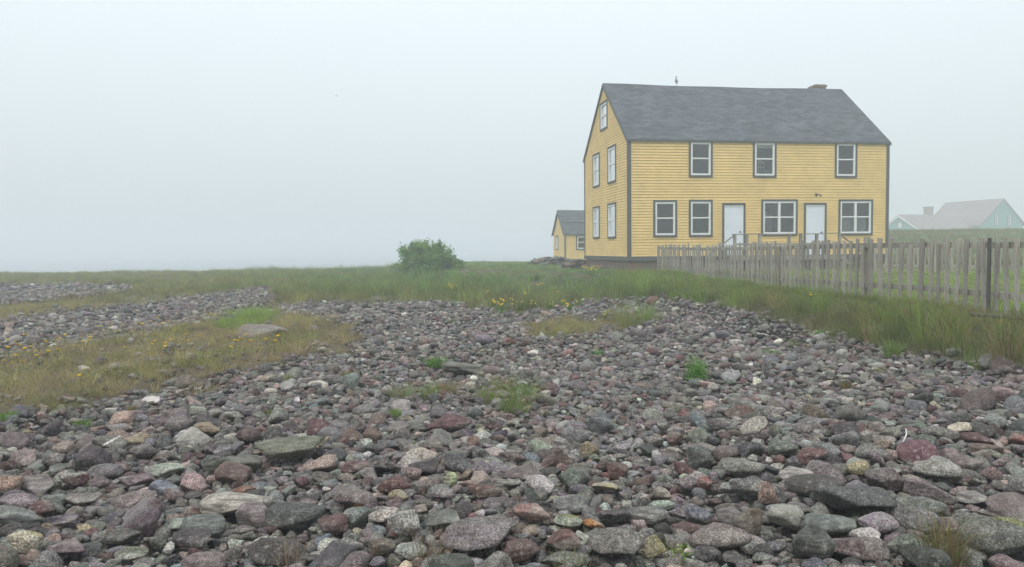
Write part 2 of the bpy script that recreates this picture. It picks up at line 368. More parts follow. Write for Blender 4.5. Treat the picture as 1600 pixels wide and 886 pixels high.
def rake(mb, x, D, ze, zr, ov_e, w=.16, t=.03):
    sl = (zr - ze) / (D / 2)
    for y0 in (-ov_e, D + ov_e):
        z0 = ze - sl * ov_e
        p = [(x, y0, z0 + .02), (x, D / 2, zr + .02), (x, D / 2, zr - w), (x, y0, z0 + .02 - w)]
        q = [(x + t, *v[1:]) for v in p]; mb.add(p + q, [(0, 1, 2, 3), (7, 6, 5, 4), (0, 4, 5, 1), (1, 5, 6, 2), (2, 6, 7, 3), (3, 7, 4, 0)])

def facade_xy(px, py, HX, HY, yaw, base, side=False, off=0):
    """point of a facade seen at a pixel -> (distance along the wall, height above the base)"""
    d = ray(px, py); c, s = math.cos(yaw), math.sin(yaw); o = np.array([HX, HY])
    u = np.array([-s, c]) if side else np.array([c, s]); n = np.array([c, s]) if side else np.array([-s, c])
    o = o + n * off
    t = (n @ o) / (n @ d[:2]); p = d[:2] * t
    return float(u @ (p - o)), float(EYE + d[2] * t - base)

HX, HY, YAW = 4.90, 31.0, R(8.68); WID, DEP = 11.88, 7.29; ZB, ZE, ZR = .52, 5.48, 8.51
house = empty('yellow_house', (HX, HY, YARD), YAW, label='two storey yellow clapboard house with grey shingled roof behind the picket fence', cat='house')
def rect(x0, x1, y0, y1, side=False):
    xm, ym = (x0 + x1) / 2, (y0 + y1) / 2
    a = facade_xy(x0, ym, HX, HY, YAW, YARD, side)[0]; b = facade_xy(x1, ym, HX, HY, YAW, YARD, side)[0]
    zt = facade_xy(xm, y0, HX, HY, YAW, YARD, side)[1]; zb = facade_xy(xm, y1, HX, HY, YAW, YARD, side)[1]
    return (min(a, b), max(a, b), zb, zt)
UX, NF = (1, 0, 0), (0, -1, 0)
fh = []
for r_, dbl, sh in [((1020.5, 1057.5, 312.5, 370.5), 0, 0), ((1076, 1113, 312, 370), 0, 0), ((1189, 1245.5, 311.5, 368.5), 1, 0), ((1309.5, 1363, 311.5, 367.5), 1, 0),
              ((1076, 1113, 219.5, 277), 0, 0), ((1176, 1212.6, 220.5, 277.5), 0, .12), ((1304, 1338.6, 222, 278), 0, 0)]:
    fh.append(window(house, (0, 0, 0), UX, NF, rect(*r_), bool(dbl), shade=sh))
doors = []
for r_ in [(1128, 1164, 317.5, 399), (1255.5, 1290.5, 317, 399)]:
    a, b, z0, z1 = rect(*r_); doors.append((a, b, z0, z1)); k = .085
    fr = MB().box((a + k, -.03, z0), (a + k + .06, .06, z1 - k)).box((b - k - .06, -.03, z0), (b - k, .06, z1 - k)).box((a + k + .06, -.028, z1 - k - .06), (b - k - .06, .06, z1 - k))
    df = fr.build('door', M_WHITE, house)
    pm = MB().box((a + k + .06, -.002, z0 + .02), (b - k - .06, .04, z1 - k - .06))
    pm.build('door_leaf', M_DOOR, df)
    kx = b - k - .14; kn = MB().tube([(kx, -.004, z0 + 1.0), (kx, -.03, z0 + 1.0), (kx, -.05, z0 + 1.0), (kx, -.08, z0 + 1.0)], [.03, .012, .03, .02]); kn.build('handle', M_METAL, df, True)
    MB().box((a, -.05, z0), (a + k, .0, z1)).box((b - k, -.05, z0), (b, .0, z1)).box((a + k, -.052, z1 - k), (b - k, .0, z1)).build('casing', M_TRIM, df)
    fh.append((a + .02, b - .02, z0 - .3, z1 - .02))
wf = MB(); clap_wall(wf, (0, 0, 0), UX, NF, WID, ZB + .06, ZE - .04, fh); wf.build('front_wall', M_YEL, house)
sh_ = []
for r_ in [(950.5, 963.3, 316.8, 372.6), (927.5, 937.7, 322.5, 372.8), (950.5, 963.3, 227.5, 286), (927.5, 937.7, 240, 292.8), (938.6, 950, 158.8, 203.2)]:
    r4 = rect(*r_, side=True); sh_.append(window(house, (0, 0, 0), (0, 1, 0), (-1, 0, 0), r4))
glim = lambda z: ((0, DEP) if z <= ZE else ((z - ZE) / (ZR - ZE) * DEP / 2, DEP - (z - ZE) / (ZR - ZE) * DEP / 2))
ws = MB(); clap_wall(ws, (0, 0, 0), (0, 1, 0), (-1, 0, 0), DEP, ZB + .06, ZR - .03, sh_, lim=glim); ws.build('gable_wall', M_YEL, house)
wr = MB(); clap_wall(wr, (WID, 0, 0), (0, 1, 0), (1, 0, 0), DEP, ZB + .06, ZR - .03, [], lim=glim); wr.build('gable_wall', M_YEL, house)
wb = MB(); clap_wall(wb, (0, DEP, 0), UX, (0, 1, 0), WID, ZB + .06, ZE, []); wb.build('rear_wall', M_YEL, house)
tb = MB()
for x, y in ((0, 0), (WID, 0), (0, DEP), (WID, DEP)):
    sx = -1 if x == 0 else 1; sy = -1 if y == 0 else 1
    xa, xb = sorted((x + sx * .035, x - sx * .11)); ya, yb = sorted((y + sy * .035, y - sy * .11))
    cbm = MB().box((xa, ya, ZB - .02), (xb, yb, ZE - .02)); cbm.build('corner_board', M_TRIM, house)
MB().box((-.05, -.05, ZB - .12), (WID + .05, .03, ZB + .06)).box((-.05, .03, ZB - .12), (.03, DEP + .05, ZB + .06)).box((WID - .03, .03, ZB - .12), (WID + .05, DEP + .05, ZB + .06)).build('water_table', M_TRIM, house)
MB().box((0, -.04, ZE - .10), (WID, -.034, ZE - .03)).build('frieze_board', M_TRIM, house)
MB().box((.04, .04, -.4), (WID - .04, DEP - .04, ZB - .02)).build('foundation', M_FOUND, house)
rf = roof_mesh(WID, DEP, ZE, ZR, .07, .06, .07, .05, 14).build('roof', M_SHINGLE, house)
for x in (-.09, WID + .06): rk = MB(); rake(rk, x, DEP, ZE, ZR, .07, .12); rk.build('rake_board', M_TRIM, rf)
MB().box((-.06, -.10, ZE - .10), (WID + .06, -.073, ZE - .02)).build('fascia', M_TRIM, rf)
chx = facade_xy(1285, 137, HX, HY, YAW, YARD, off=DEP / 2)[0]
MB().box((chx - .28, DEP / 2 + .15, ZR - 1), (chx + .28, DEP / 2 + .75, ZR + .30)).box((chx - .32, DEP / 2 + .11, ZR + .18), (chx + .32, DEP / 2 + .79, ZR + .26)).build('chimney', M_BRICK, rf)
# inside: floors, partitions
MB().box((.1, .1, ZB + .1), (WID - .1, DEP - .1, ZB + .15)).box((.1, .1, 3.05), (WID - .1, DEP - .1, 3.3)).box((.1, .1, ZE + .05), (WID - .1, DEP - .1, ZE + .1)) \
    .box((.1, 3.6, ZB + .15), (WID - .1, 3.7, 3.05)).box((.1, 3.6, 3.3), (WID - .1, 3.7, ZE + .05)).box((4.4, .2, ZB + .15), (4.5, 3.6, 3.05)).box((8.2, .2, 3.3), (8.3, 3.6, ZE + .05)).build('room_partition', M_PLASTER, house)
# porch
dz0 = doors[0][2]; pxl = facade_xy(1140, 390, HX, HY, YAW, YARD, off=-1.4)[0]; pxr = facade_xy(1320, 390, HX, HY, YAW, YARD, off=-1.4)[0]
pm = MB()
xx = pxl
while xx < pxr: pm.box((xx, -1.4, dz0 - .04), (min(xx + .135, pxr), -.06, dz0)); xx += .142
porch = pm.build('porch', M_WOOD, house)
sk = MB(); xx = pxl + .02
while xx < pxr: sk.box((xx, -1.36, -.1), (xx + .1, -1.33, dz0 - .2)); xx += .17
sk.box((pxl, -1.42, dz0 - .2), (pxr, -1.37, dz0 - .04)); sk.build('skirting', M_WOOD, porch)
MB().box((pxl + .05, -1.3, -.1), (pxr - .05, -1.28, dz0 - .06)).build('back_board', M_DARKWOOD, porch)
rh = facade_xy(1230, 366.3, HX, HY, YAW, YARD, off=-1.4)[1]
xs = [facade_xy(p, 370, HX, HY, YAW, YARD, off=-1.4)[0] for p in (1149, 1168, 1188, 1234, 1252, 1277, 1313)]
for x in xs: MB().box((x - .05, -1.40, dz0 - .1), (x + .05, -1.30, rh)).build('post', M_WOOD, porch)
MB().box((xs[0] - .1, -1.42, rh), (xs[-1] + .1, -1.28, rh + .035)).box((xs[0], -1.37, dz0 + .42), (xs[-1], -1.33, dz0 + .5)).build('railing', M_WOOD, porch)
for x, sg in ((xs[0], -1), (xs[-1], 1)):
    MB().bar((x, -1.35, rh), (x + sg * 1.15, -1.35, rh - .85), .06, .05).bar((x + sg * 1.1, -1.35, -.1), (x + sg * 1.1, -1.35, rh - .8), .08, .08, (0, 1, 0)).build('handrail', M_WOOD, porch)
    st = MB()
    for k in range(3): st.box(tuple(sorted((x + sg * (.1 + .27 * k), x + sg * (.37 + .27 * k))) [0:1]) + (-1.35, -.1), tuple(sorted((x + sg * (.1 + .27 * k), x + sg * (.37 + .27 * k)))[1:2]) + (-.3, max(.1, dz0 - .16 * (k + 1))))
    st.build('step', M_WOOD, porch)
# wall lamp over the second door
lx, lz = facade_xy(1275, 305, HX, HY, YAW, YARD)
lamp = MB().tube([(lx, -.0, lz), (lx, -.04, lz), (lx, -.08, lz)], [.05, .05, .03]).tube([(lx, -.06, lz), (lx + .02, -.14, lz + .04)], .015).build('wall_lamp', M_METAL, house)
for sg in (-1, 1): MB().tube([(lx, -.1, lz + .02), (lx + sg * .05, -.13, lz + .02), (lx + sg * .11, -.19, lz - .03 * sg), (lx + sg * .13, -.21, lz - .04 * sg)], [.012, .02, .042, .038]).build('lamp_head', M_METAL, lamp, True)
# curtain, chair and post seen through the panes
def H(x, y, z): return house.matrix_world_basis @ Vector((x, y, z)) if False else Vector((HX + x * math.cos(YAW) - y * math.sin(YAW), HY + x * math.sin(YAW) + y * math.cos(YAW), YARD + z))
def curtain(a, b, z0, z1, y, lab):
    n = 60; vs = []; fs = []
    for k in range(n + 1):
        t = k / n; x = (t - .5) * (b - a); yy = .035 * math.sin(t * 60) + .012 * math.sin(t * 23)
        vs += [(x, yy, 0), (x, yy * .6, z1 - z0)]
    for k in range(n): fs.append((2 * k, 2 * k + 2, 2 * k + 3, 2 * k + 1))
    o = MB().add(vs, fs).build('curtain', M_CURTAIN); o.location = H((a + b) / 2, y, z0); o.rotation_euler = (0, 0, YAW); md = o.modifiers.new('thickness', 'SOLIDIFY'); md.thickness = .004
    tag(o, lab, 'curtain')
h4 = fh[3]; curtain(h4[0] + .12, h4[1] - .12, h4[2] + .1, (h4[2] + h4[3]) / 2, .22, 'pale net curtain across the lower half of the wide window nearest the far corner board')
h3 = fh[2]; curtain(h3[0] + .42, h3[0] + .62, h3[2] + .1, (h3[2] + h3[3]) / 2 + .15, .3, 'narrow pale curtain strip in the wide window between the two white doors')
hb = fh[5]; cx = hb[0] + (hb[1] - hb[0]) * .68; cr = empty('chair', H(cx, .35, 3.3), YAW + .4, label='small white spindle back chair seen through the middle upstairs window', cat='chair')
fz = hb[2] - 3.3 + .25
MB().box((-.19, -.19, fz), (.19, .19, fz + .03)).build('seat', M_WHITE, cr)
bk = MB().box((-.19, .17, fz + .42), (.19, .19, fz + .5)).box((-.19, .17, fz + .2), (.19, .19, fz + .25))
for x in (-.18, 0, .18): bk.tube([(x, .18, fz + .03), (x, .18, fz + .45)], .016)
bk.build('backrest', M_WHITE, cr)
for x in (-.16, .16):
    for y in (-.16, .16): MB().tube([(x, y, 0), (x, y, fz)], .018).build('leg', M_WHITE, cr)
ha = h3[0] + (h3[1] - h3[0]) * .37
o = MB().box((-.07, -.05, 0), (.07, .05, (h3[2] + h3[3]) / 2 + .3 - ZB - .15)).box((-.2, -.03, .75), (.07, -.052, .82)).build('stair_newel', M_WHITE); o.location = H(ha, .8, ZB + .15); o.rotation_euler = (0, 0, YAW)
tag(o, 'white square stair post standing inside the wide window between the doors', 'post')

# small outbuilding
OX, OY, OYAW = 3.95, 55.0, R(8.68)
ob = empty('outbuilding', (OX, OY, YARD), OYAW, label='small yellow single storey outbuilding in the fog behind the big house', cat='outbuilding')
oW, oD, oE, oR = 5.2, 4.0, 2.1, 3.85
def orect(x0, x1, y0, y1, side=False):
    f = lambda a, b: facade_xy(a, b, OX, OY, OYAW, YARD, side)
    a = f(x0, (y0 + y1) / 2)[0]; b = f(x1, (y0 + y1) / 2)[0]; return (min(a, b), max(a, b), f((x0 + x1) / 2, y1)[1], f((x0 + x1) / 2, y0)[1])
oh = [window(ob, (0, 0, 0), UX, NF, orect(900, 918, 367.5, 390.5))]
w_ = MB(); clap_wall(w_, (0, 0, 0), UX, NF, oW, .05, oE, oh); w_.build('front_wall', M_YEL, ob)
ol = lambda z: ((0, oD) if z <= oE else ((z - oE) / (oR - oE) * oD / 2, oD - (z - oE) / (oR - oE) * oD / 2))
osd = [window(ob, (0, 0, 0), (0, 1, 0), (-1, 0, 0), orect(868.6, 872.8, 368, 390.5, True))]
w_ = MB(); clap_wall(w_, (0, 0, 0), (0, 1, 0), (-1, 0, 0), oD, .05, oR, osd, lim=ol); w_.build('gable_wall', M_YEL, ob)
w_ = MB(); clap_wall(w_, (oW, 0, 0), (0, 1, 0), (1, 0, 0), oD, .05, oR, [], lim=ol); w_.build('gable_wall', M_YEL, ob)
w_ = MB(); clap_wall(w_, (0, oD, 0), UX, (0, 1, 0), oW, .05, oE, []); w_.build('rear_wall', M_YEL, ob)
MB().box((.03, .03, -.5), (oW - .03, oD - .03, .05)).build('foundation', M_FOUND, ob)
r_ = roof_mesh(oW, oD, oE, oR, .15, .12, .06, .02, 6).build('roof', M_SHINGLE, ob)
rk = MB(); rake(rk, -.15, oD, oE, oR, .15, .12); rk.build('rake_board', M_TRIM, r_)
MB().bar((-.1, oD / 2 * .42, oE + (oR - oE) * .42 + .075), (oW + .1, oD / 2 * .42, oE + (oR - oE) * .42 + .075), .1, .03).build('batten', M_TRIM, r_)
MB().box((-.03, -.03, 0), (.09, .03, oE - .02)).build('corner_board', M_TRIM, ob)

# teal house on the rise
TY = R(17.6); tc_, ts_ = math.cos(TY), math.sin(TY); TS = 1.65; cpt = at_depth(1532, 350, 85 * TS)
th = empty('teal_house', (cpt[0], cpt[1], EYE + .7 * TS), TY, label='fog faded teal house with grey roof and a lower wing on the grassy rise', cat='house')
th.scale = (TS, TS, TS)
mW, mD, mE, mR = 6.5, 7.4, 3.95 - 2.3, 6.8 - 2.3
mh_l = lambda z: ((0, mW) if z <= mE else ((z - mE) / (mR - mE) * mW / 2, mW - (z - mE) / (mR - mE) * mW / 2))
tw = [window(th, (0, 0, 0), UX, NF, (2.1, 2.7, mE - .2, mE + 1.05)), window(th, (0, 0, 0), UX, NF, (4.1, 4.7, mE - .2, mE + 1.05))]
w_ = MB(); clap_wall(w_, (0, 0, 0), UX, NF, mW, -.6, mR, tw, pitch=.15, lim=mh_l); w_.build('gable_wall', M_TEAL, th)
w_ = MB(); clap_wall(w_, (0, mD, 0), UX, (0, 1, 0), mW, -.6, mR, [], pitch=.15, lim=mh_l); w_.build('gable_wall', M_TEAL, th)
w_ = MB(); clap_wall(w_, (0, 0, 0), (0, 1, 0), (-1, 0, 0), mD, -.6, mE, [], pitch=.15); clap_wall(w_, (mW, 0, 0), (0, 1, 0), (1, 0, 0), mD, -.6, mE, [], pitch=.15); w_.build('side_wall', M_TEAL, th)
def roof_y(W_, D_, ze, zr, ov, th_):
    sl = (zr - ze) / (W_ / 2); mb = MB()
    for x_e in (-ov, W_ + ov):
        z_e = ze - sl * ov
        mb.add([(x_e, -ov, z_e), (W_ / 2, -ov, zr), (W_ / 2, D_ + ov, zr), (x_e, D_ + ov, z_e), (x_e, -ov, z_e + th_), (W_ / 2, -ov, zr + th_), (W_ / 2, D_ + ov, zr + th_), (x_e, D_ + ov, z_e + th_)],
               [(0, 1, 2, 3), (7, 6, 5, 4), (0, 4, 5, 1), (3, 2, 6, 7), (0, 3, 7, 4)])
    return mb
tr_ = roof_y(mW, mD, mE, mR, .25, .1).build('roof', M_TEALROOF, th)
wing = empty('wing', (-7.8, .8, 0), 0); wing.parent = th
gD, gE, gR, gL = 6.0, 3.3 - 2.3, 5.07 - 2.3, 7.8
gl_ = lambda z: ((0, gD) if z <= gE else ((z - gE) / (gR - gE) * gD / 2, gD - (z - gE) / (gR - gE) * gD / 2))
gw = window(wing, (0, 0, 0), (0, 1, 0), (-1, 0, 0), (2.6, 3.3, gE + .2, gE + 1.0))
w_ = MB(); clap_wall(w_, (0, 0, 0), (0, 1, 0), (-1, 0, 0), gD, -.8, gR, [gw], pitch=.15, lim=gl_); w_.build('gable_wall', M_TEAL, wing)
w_ = MB(); clap_wall(w_, (0, 0, 0), UX, NF, gL, -.8, gE, [], pitch=.15); clap_wall(w_, (0, gD, 0), UX, (0, 1, 0), gL, -.8, gE, [], pitch=.15); w_.build('side_wall', M_TEAL, wing)
wr_ = roof_mesh(gL - .1, gD, gE, gR, .25, .2, .1, 0, 3).build('roof', M_TEALROOF, wing)
rk = MB(); rake(rk, -.24, gD, gE, gR, .25, .2, .04); rk.build('rake_board', M_WHITE, wing)
MB().box((4.0, gD / 2 - .2, gR - 1), (4.75, gD / 2 + .5, gR + 1.05)).box((3.95, gD / 2 - .25, gR + .9), (4.8, gD / 2 + .55, gR + 1.0)).build('chimney', M_BRICK, wing)

# ---------------------------------------------------------------- fences
def path_points(pts, step):
    P = [np.array(p, float) for p in pts]; out = []; carry = 0
    for a, b in zip(P[:-1], P[1:]):
        L = np.linalg.norm(b - a); s = carry
        while s < L: out.append((a + (b - a) * s / L, (b - a) / L)); s += step
        carry = s - L
    return out
picket_me = []
for k in range(8):
    r = random.Random(k); w = .068 + r.random() * .03; h = 1.06 + r.uniform(-.07, .04); t = .022
    secs = [0, .3, .6, .9, h - .02, h]; vs = []; fs = []
    bow = r.uniform(-.012, .012); cut = r.uniform(-.012, .012)
    for i_, z in enumerate(secs):
        ww = w / 2 * (1 + r.uniform(-.05, .05)) * (.93 if i_ == 5 else 1); off = bow * math.sin(z / h * 3.14)
        for sx, sy in ((-1, -1), (1, -1), (1, 1), (-1, 1)): vs.append((off + sx * ww, sy * t / 2, z + (cut * sx if i_ >= 4 else 0)))
    for i_ in range(5):
        for q in range(4): fs.append((4 * i_ + q, 4 * i_ + (q + 1) % 4, 4 * i_ + 4 + (q + 1) % 4, 4 * i_ + 4 + q))
    fs += [(3, 2, 1, 0), (20, 21, 22, 23)]
    me = bpy.data.meshes.new('picket'); me.from_pydata(vs, [], fs); me.materials.append(M_WOOD); picket_me.append(me)
def picket_fence(pts, step, label, side=1, rail_mat=M_WOOD, posts=(), hfac=1.0):
    root = empty('picket_fence', (*pts[0], float(ground(*pts[0]))), label=label, cat='fence'); base = Vector(root.location)
    pp = path_points(pts, step)[:100]
    for k, (p, d) in enumerate(pp):
        r = random.Random(k * 13 + 5)
        o = bpy.data.objects.new('picket', picket_me[r.randrange(8)]); C.objects.link(o); o.parent = root
        o.location = Vector((p[0], p[1], float(ground(*p)) - .04)) - base + Vector((r.uniform(-.015, .015), r.uniform(-.02, .02), r.uniform(-.03, .03)))
        o.rotation_euler = (r.gauss(0, .015), r.gauss(0, .028), math.atan2(d[1], d[0]) + r.gauss(0, .03)); o.scale = (1, 1, hfac)
    if len(pp) == 100:
        e = pp[-1][0]; pts = [q for q in pts if q[1] > e[1] + .05] + [tuple(e)]
    P = [Vector((*q, float(ground(*q)))) - base for q in pts]
    for hh in (.93, .24):
        for a, b in zip(P[:-1], P[1:]):
            n = (b - a); n = Vector((-n.y, n.x, 0)).normalized() * .045 * side
            e = (b - a).normalized() * .02
            MB().bar(a + n + Vector((0, 0, hh * hfac)) - e, b + n + Vector((0, 0, hh * hfac)) + e, .04, .085).build('rail', rail_mat, root)
    for (q, mat, w, hh, dy) in posts:
        z = float(ground(*q)); m = MB(); m.tube([(0, 0, -.1), (0, 0, .5), (0, 0, hh)], [w / 2, w / 2 * .96, w / 2 * .9], 7)
        o = m.build('post', mat, root); o.location = Vector((q[0], q[1] , z)) - base
    return root
def fpt(px):  # point of the fence line seen at a pixel column
    for (a, b), (c, d) in zip(zip(FPX[:-1], FEN[:-1]), zip(FPX[1:], FEN[1:])):
        if a[0] <= px <= c[0]:
            t = (px - a[0]) / (c[0] - a[0]); z0 = 1 / b[1]; z1 = 1 / d[1]; yy = 1 / (z0 + (z1 - z0) * t); s = (yy - b[1]) / (d[1] - b[1] + 1e-9); return (b[0] + (d[0] - b[0]) * s, yy)
rear = lambda p, o=.10: (p[0] + o, p[1] + .03)
picket_fence(FEN[:8], .205, 'weathered grey picket fence along the grassy bank in front of the yellow house', side=1,
             posts=[(rear(fpt(1120)), M_WOOD, .13, 1.12, 0), (rear(fpt(1216)), M_WOOD, .14, 1.0, 0), (rear(fpt(1346)), M_WOOD, .12, 1.08, 0), (rear(fpt(1554), -.07), plain('iron_post', (.085, .08, .075), .2, 20), .055, 1.03, 0)])
q0 = on_plane_z(1397, 425, YARD); q1 = on_plane_z(1720, 427, YARD)
q0 = np.array([q0[0] - .6, q0[1] + .5])
picket_fence([tuple(q0), tuple((q0 + q1) / 2), tuple(q1)], .17, 'hazy grey picket fence across the far side of the lawn', side=1)

# ---------------------------------------------------------------- rocks
def ico(sub):
    bm = bmesh.new(); bmesh.ops.create_icosphere(bm, subdivisions=sub, radius=1); bm.verts.ensure_lookup_table()
    v = np.array([x.co[:] for x in bm.verts]); f = np.array([[q.index for q in p.verts] for p in bm.faces]); bm.free(); return v, f
ICO = {1: ico(1), 2: ico(2), 3: ico(3), 4: ico(4), 5: ico(5)}
def rock(sub, r, sharp=None, nplane=None):
    sharp = sharp or r.uniform(35, 110)
    D, _ = ICO[sub]; n = nplane or r.integers(7, 12)
    N = r.normal(size=(n, 3)); N /= np.linalg.norm(N, axis=1)[:, None]; p = r.uniform(.42, .92, n)
    dots = np.maximum(D @ N.T, 0) / p
    rad = ((dots ** sharp).sum(1) + .25) ** (-1 / sharp)
    V = D * rad[:, None]
    for k, (w, a) in enumerate(((2.2, .05), (5, .03), (11, .016), (19, .008))):
        ph = r.uniform(0, 6, 3); V = V * (1 + a * (np.sin(V[:, [0]] * w + ph[0]) * np.sin(V[:, [1]] * w * 1.1 + ph[1]) + np.sin(V[:, [2]] * w * 1.2 + ph[2])))
    mn, mx = V.min(0), V.max(0); return (V - (mn + mx) / 2) / ((mx - mn) / 2)
ST = {  # stone colours
 'grey': (.205, .195, .185), 'dark grey': (.105, .102, .10), 'green grey': (.185, .188, .165), 'pale grey': (.36, .35, .32), 'maroon': (.165, .088, .086), 'mauve': (.205, .16, .165),
 'pink': (.34, .225, .20), 'tan': (.36, .29, .18), 'orange': (.46, .19, .045), 'red': (.25, .10, .085), 'white': (.66, .65, .62), 'cream': (.50, .45, .33), 'brown': (.20, .145, .11), 'purple': (.15, .13, .165), 'blue grey': (.16, .18, .21), 'rust': (.27, .13, .065), 'pink granite': (.27, .235, .22)}
def jit(c, r, a=.16):
    c = np.array(c); c = c.mean() + (c - c.mean()) * .82
    return np.clip(np.array(c) * (1 + r.normal(0, a)) * (1 + r.normal(0, .05, 3)), .01, .9)
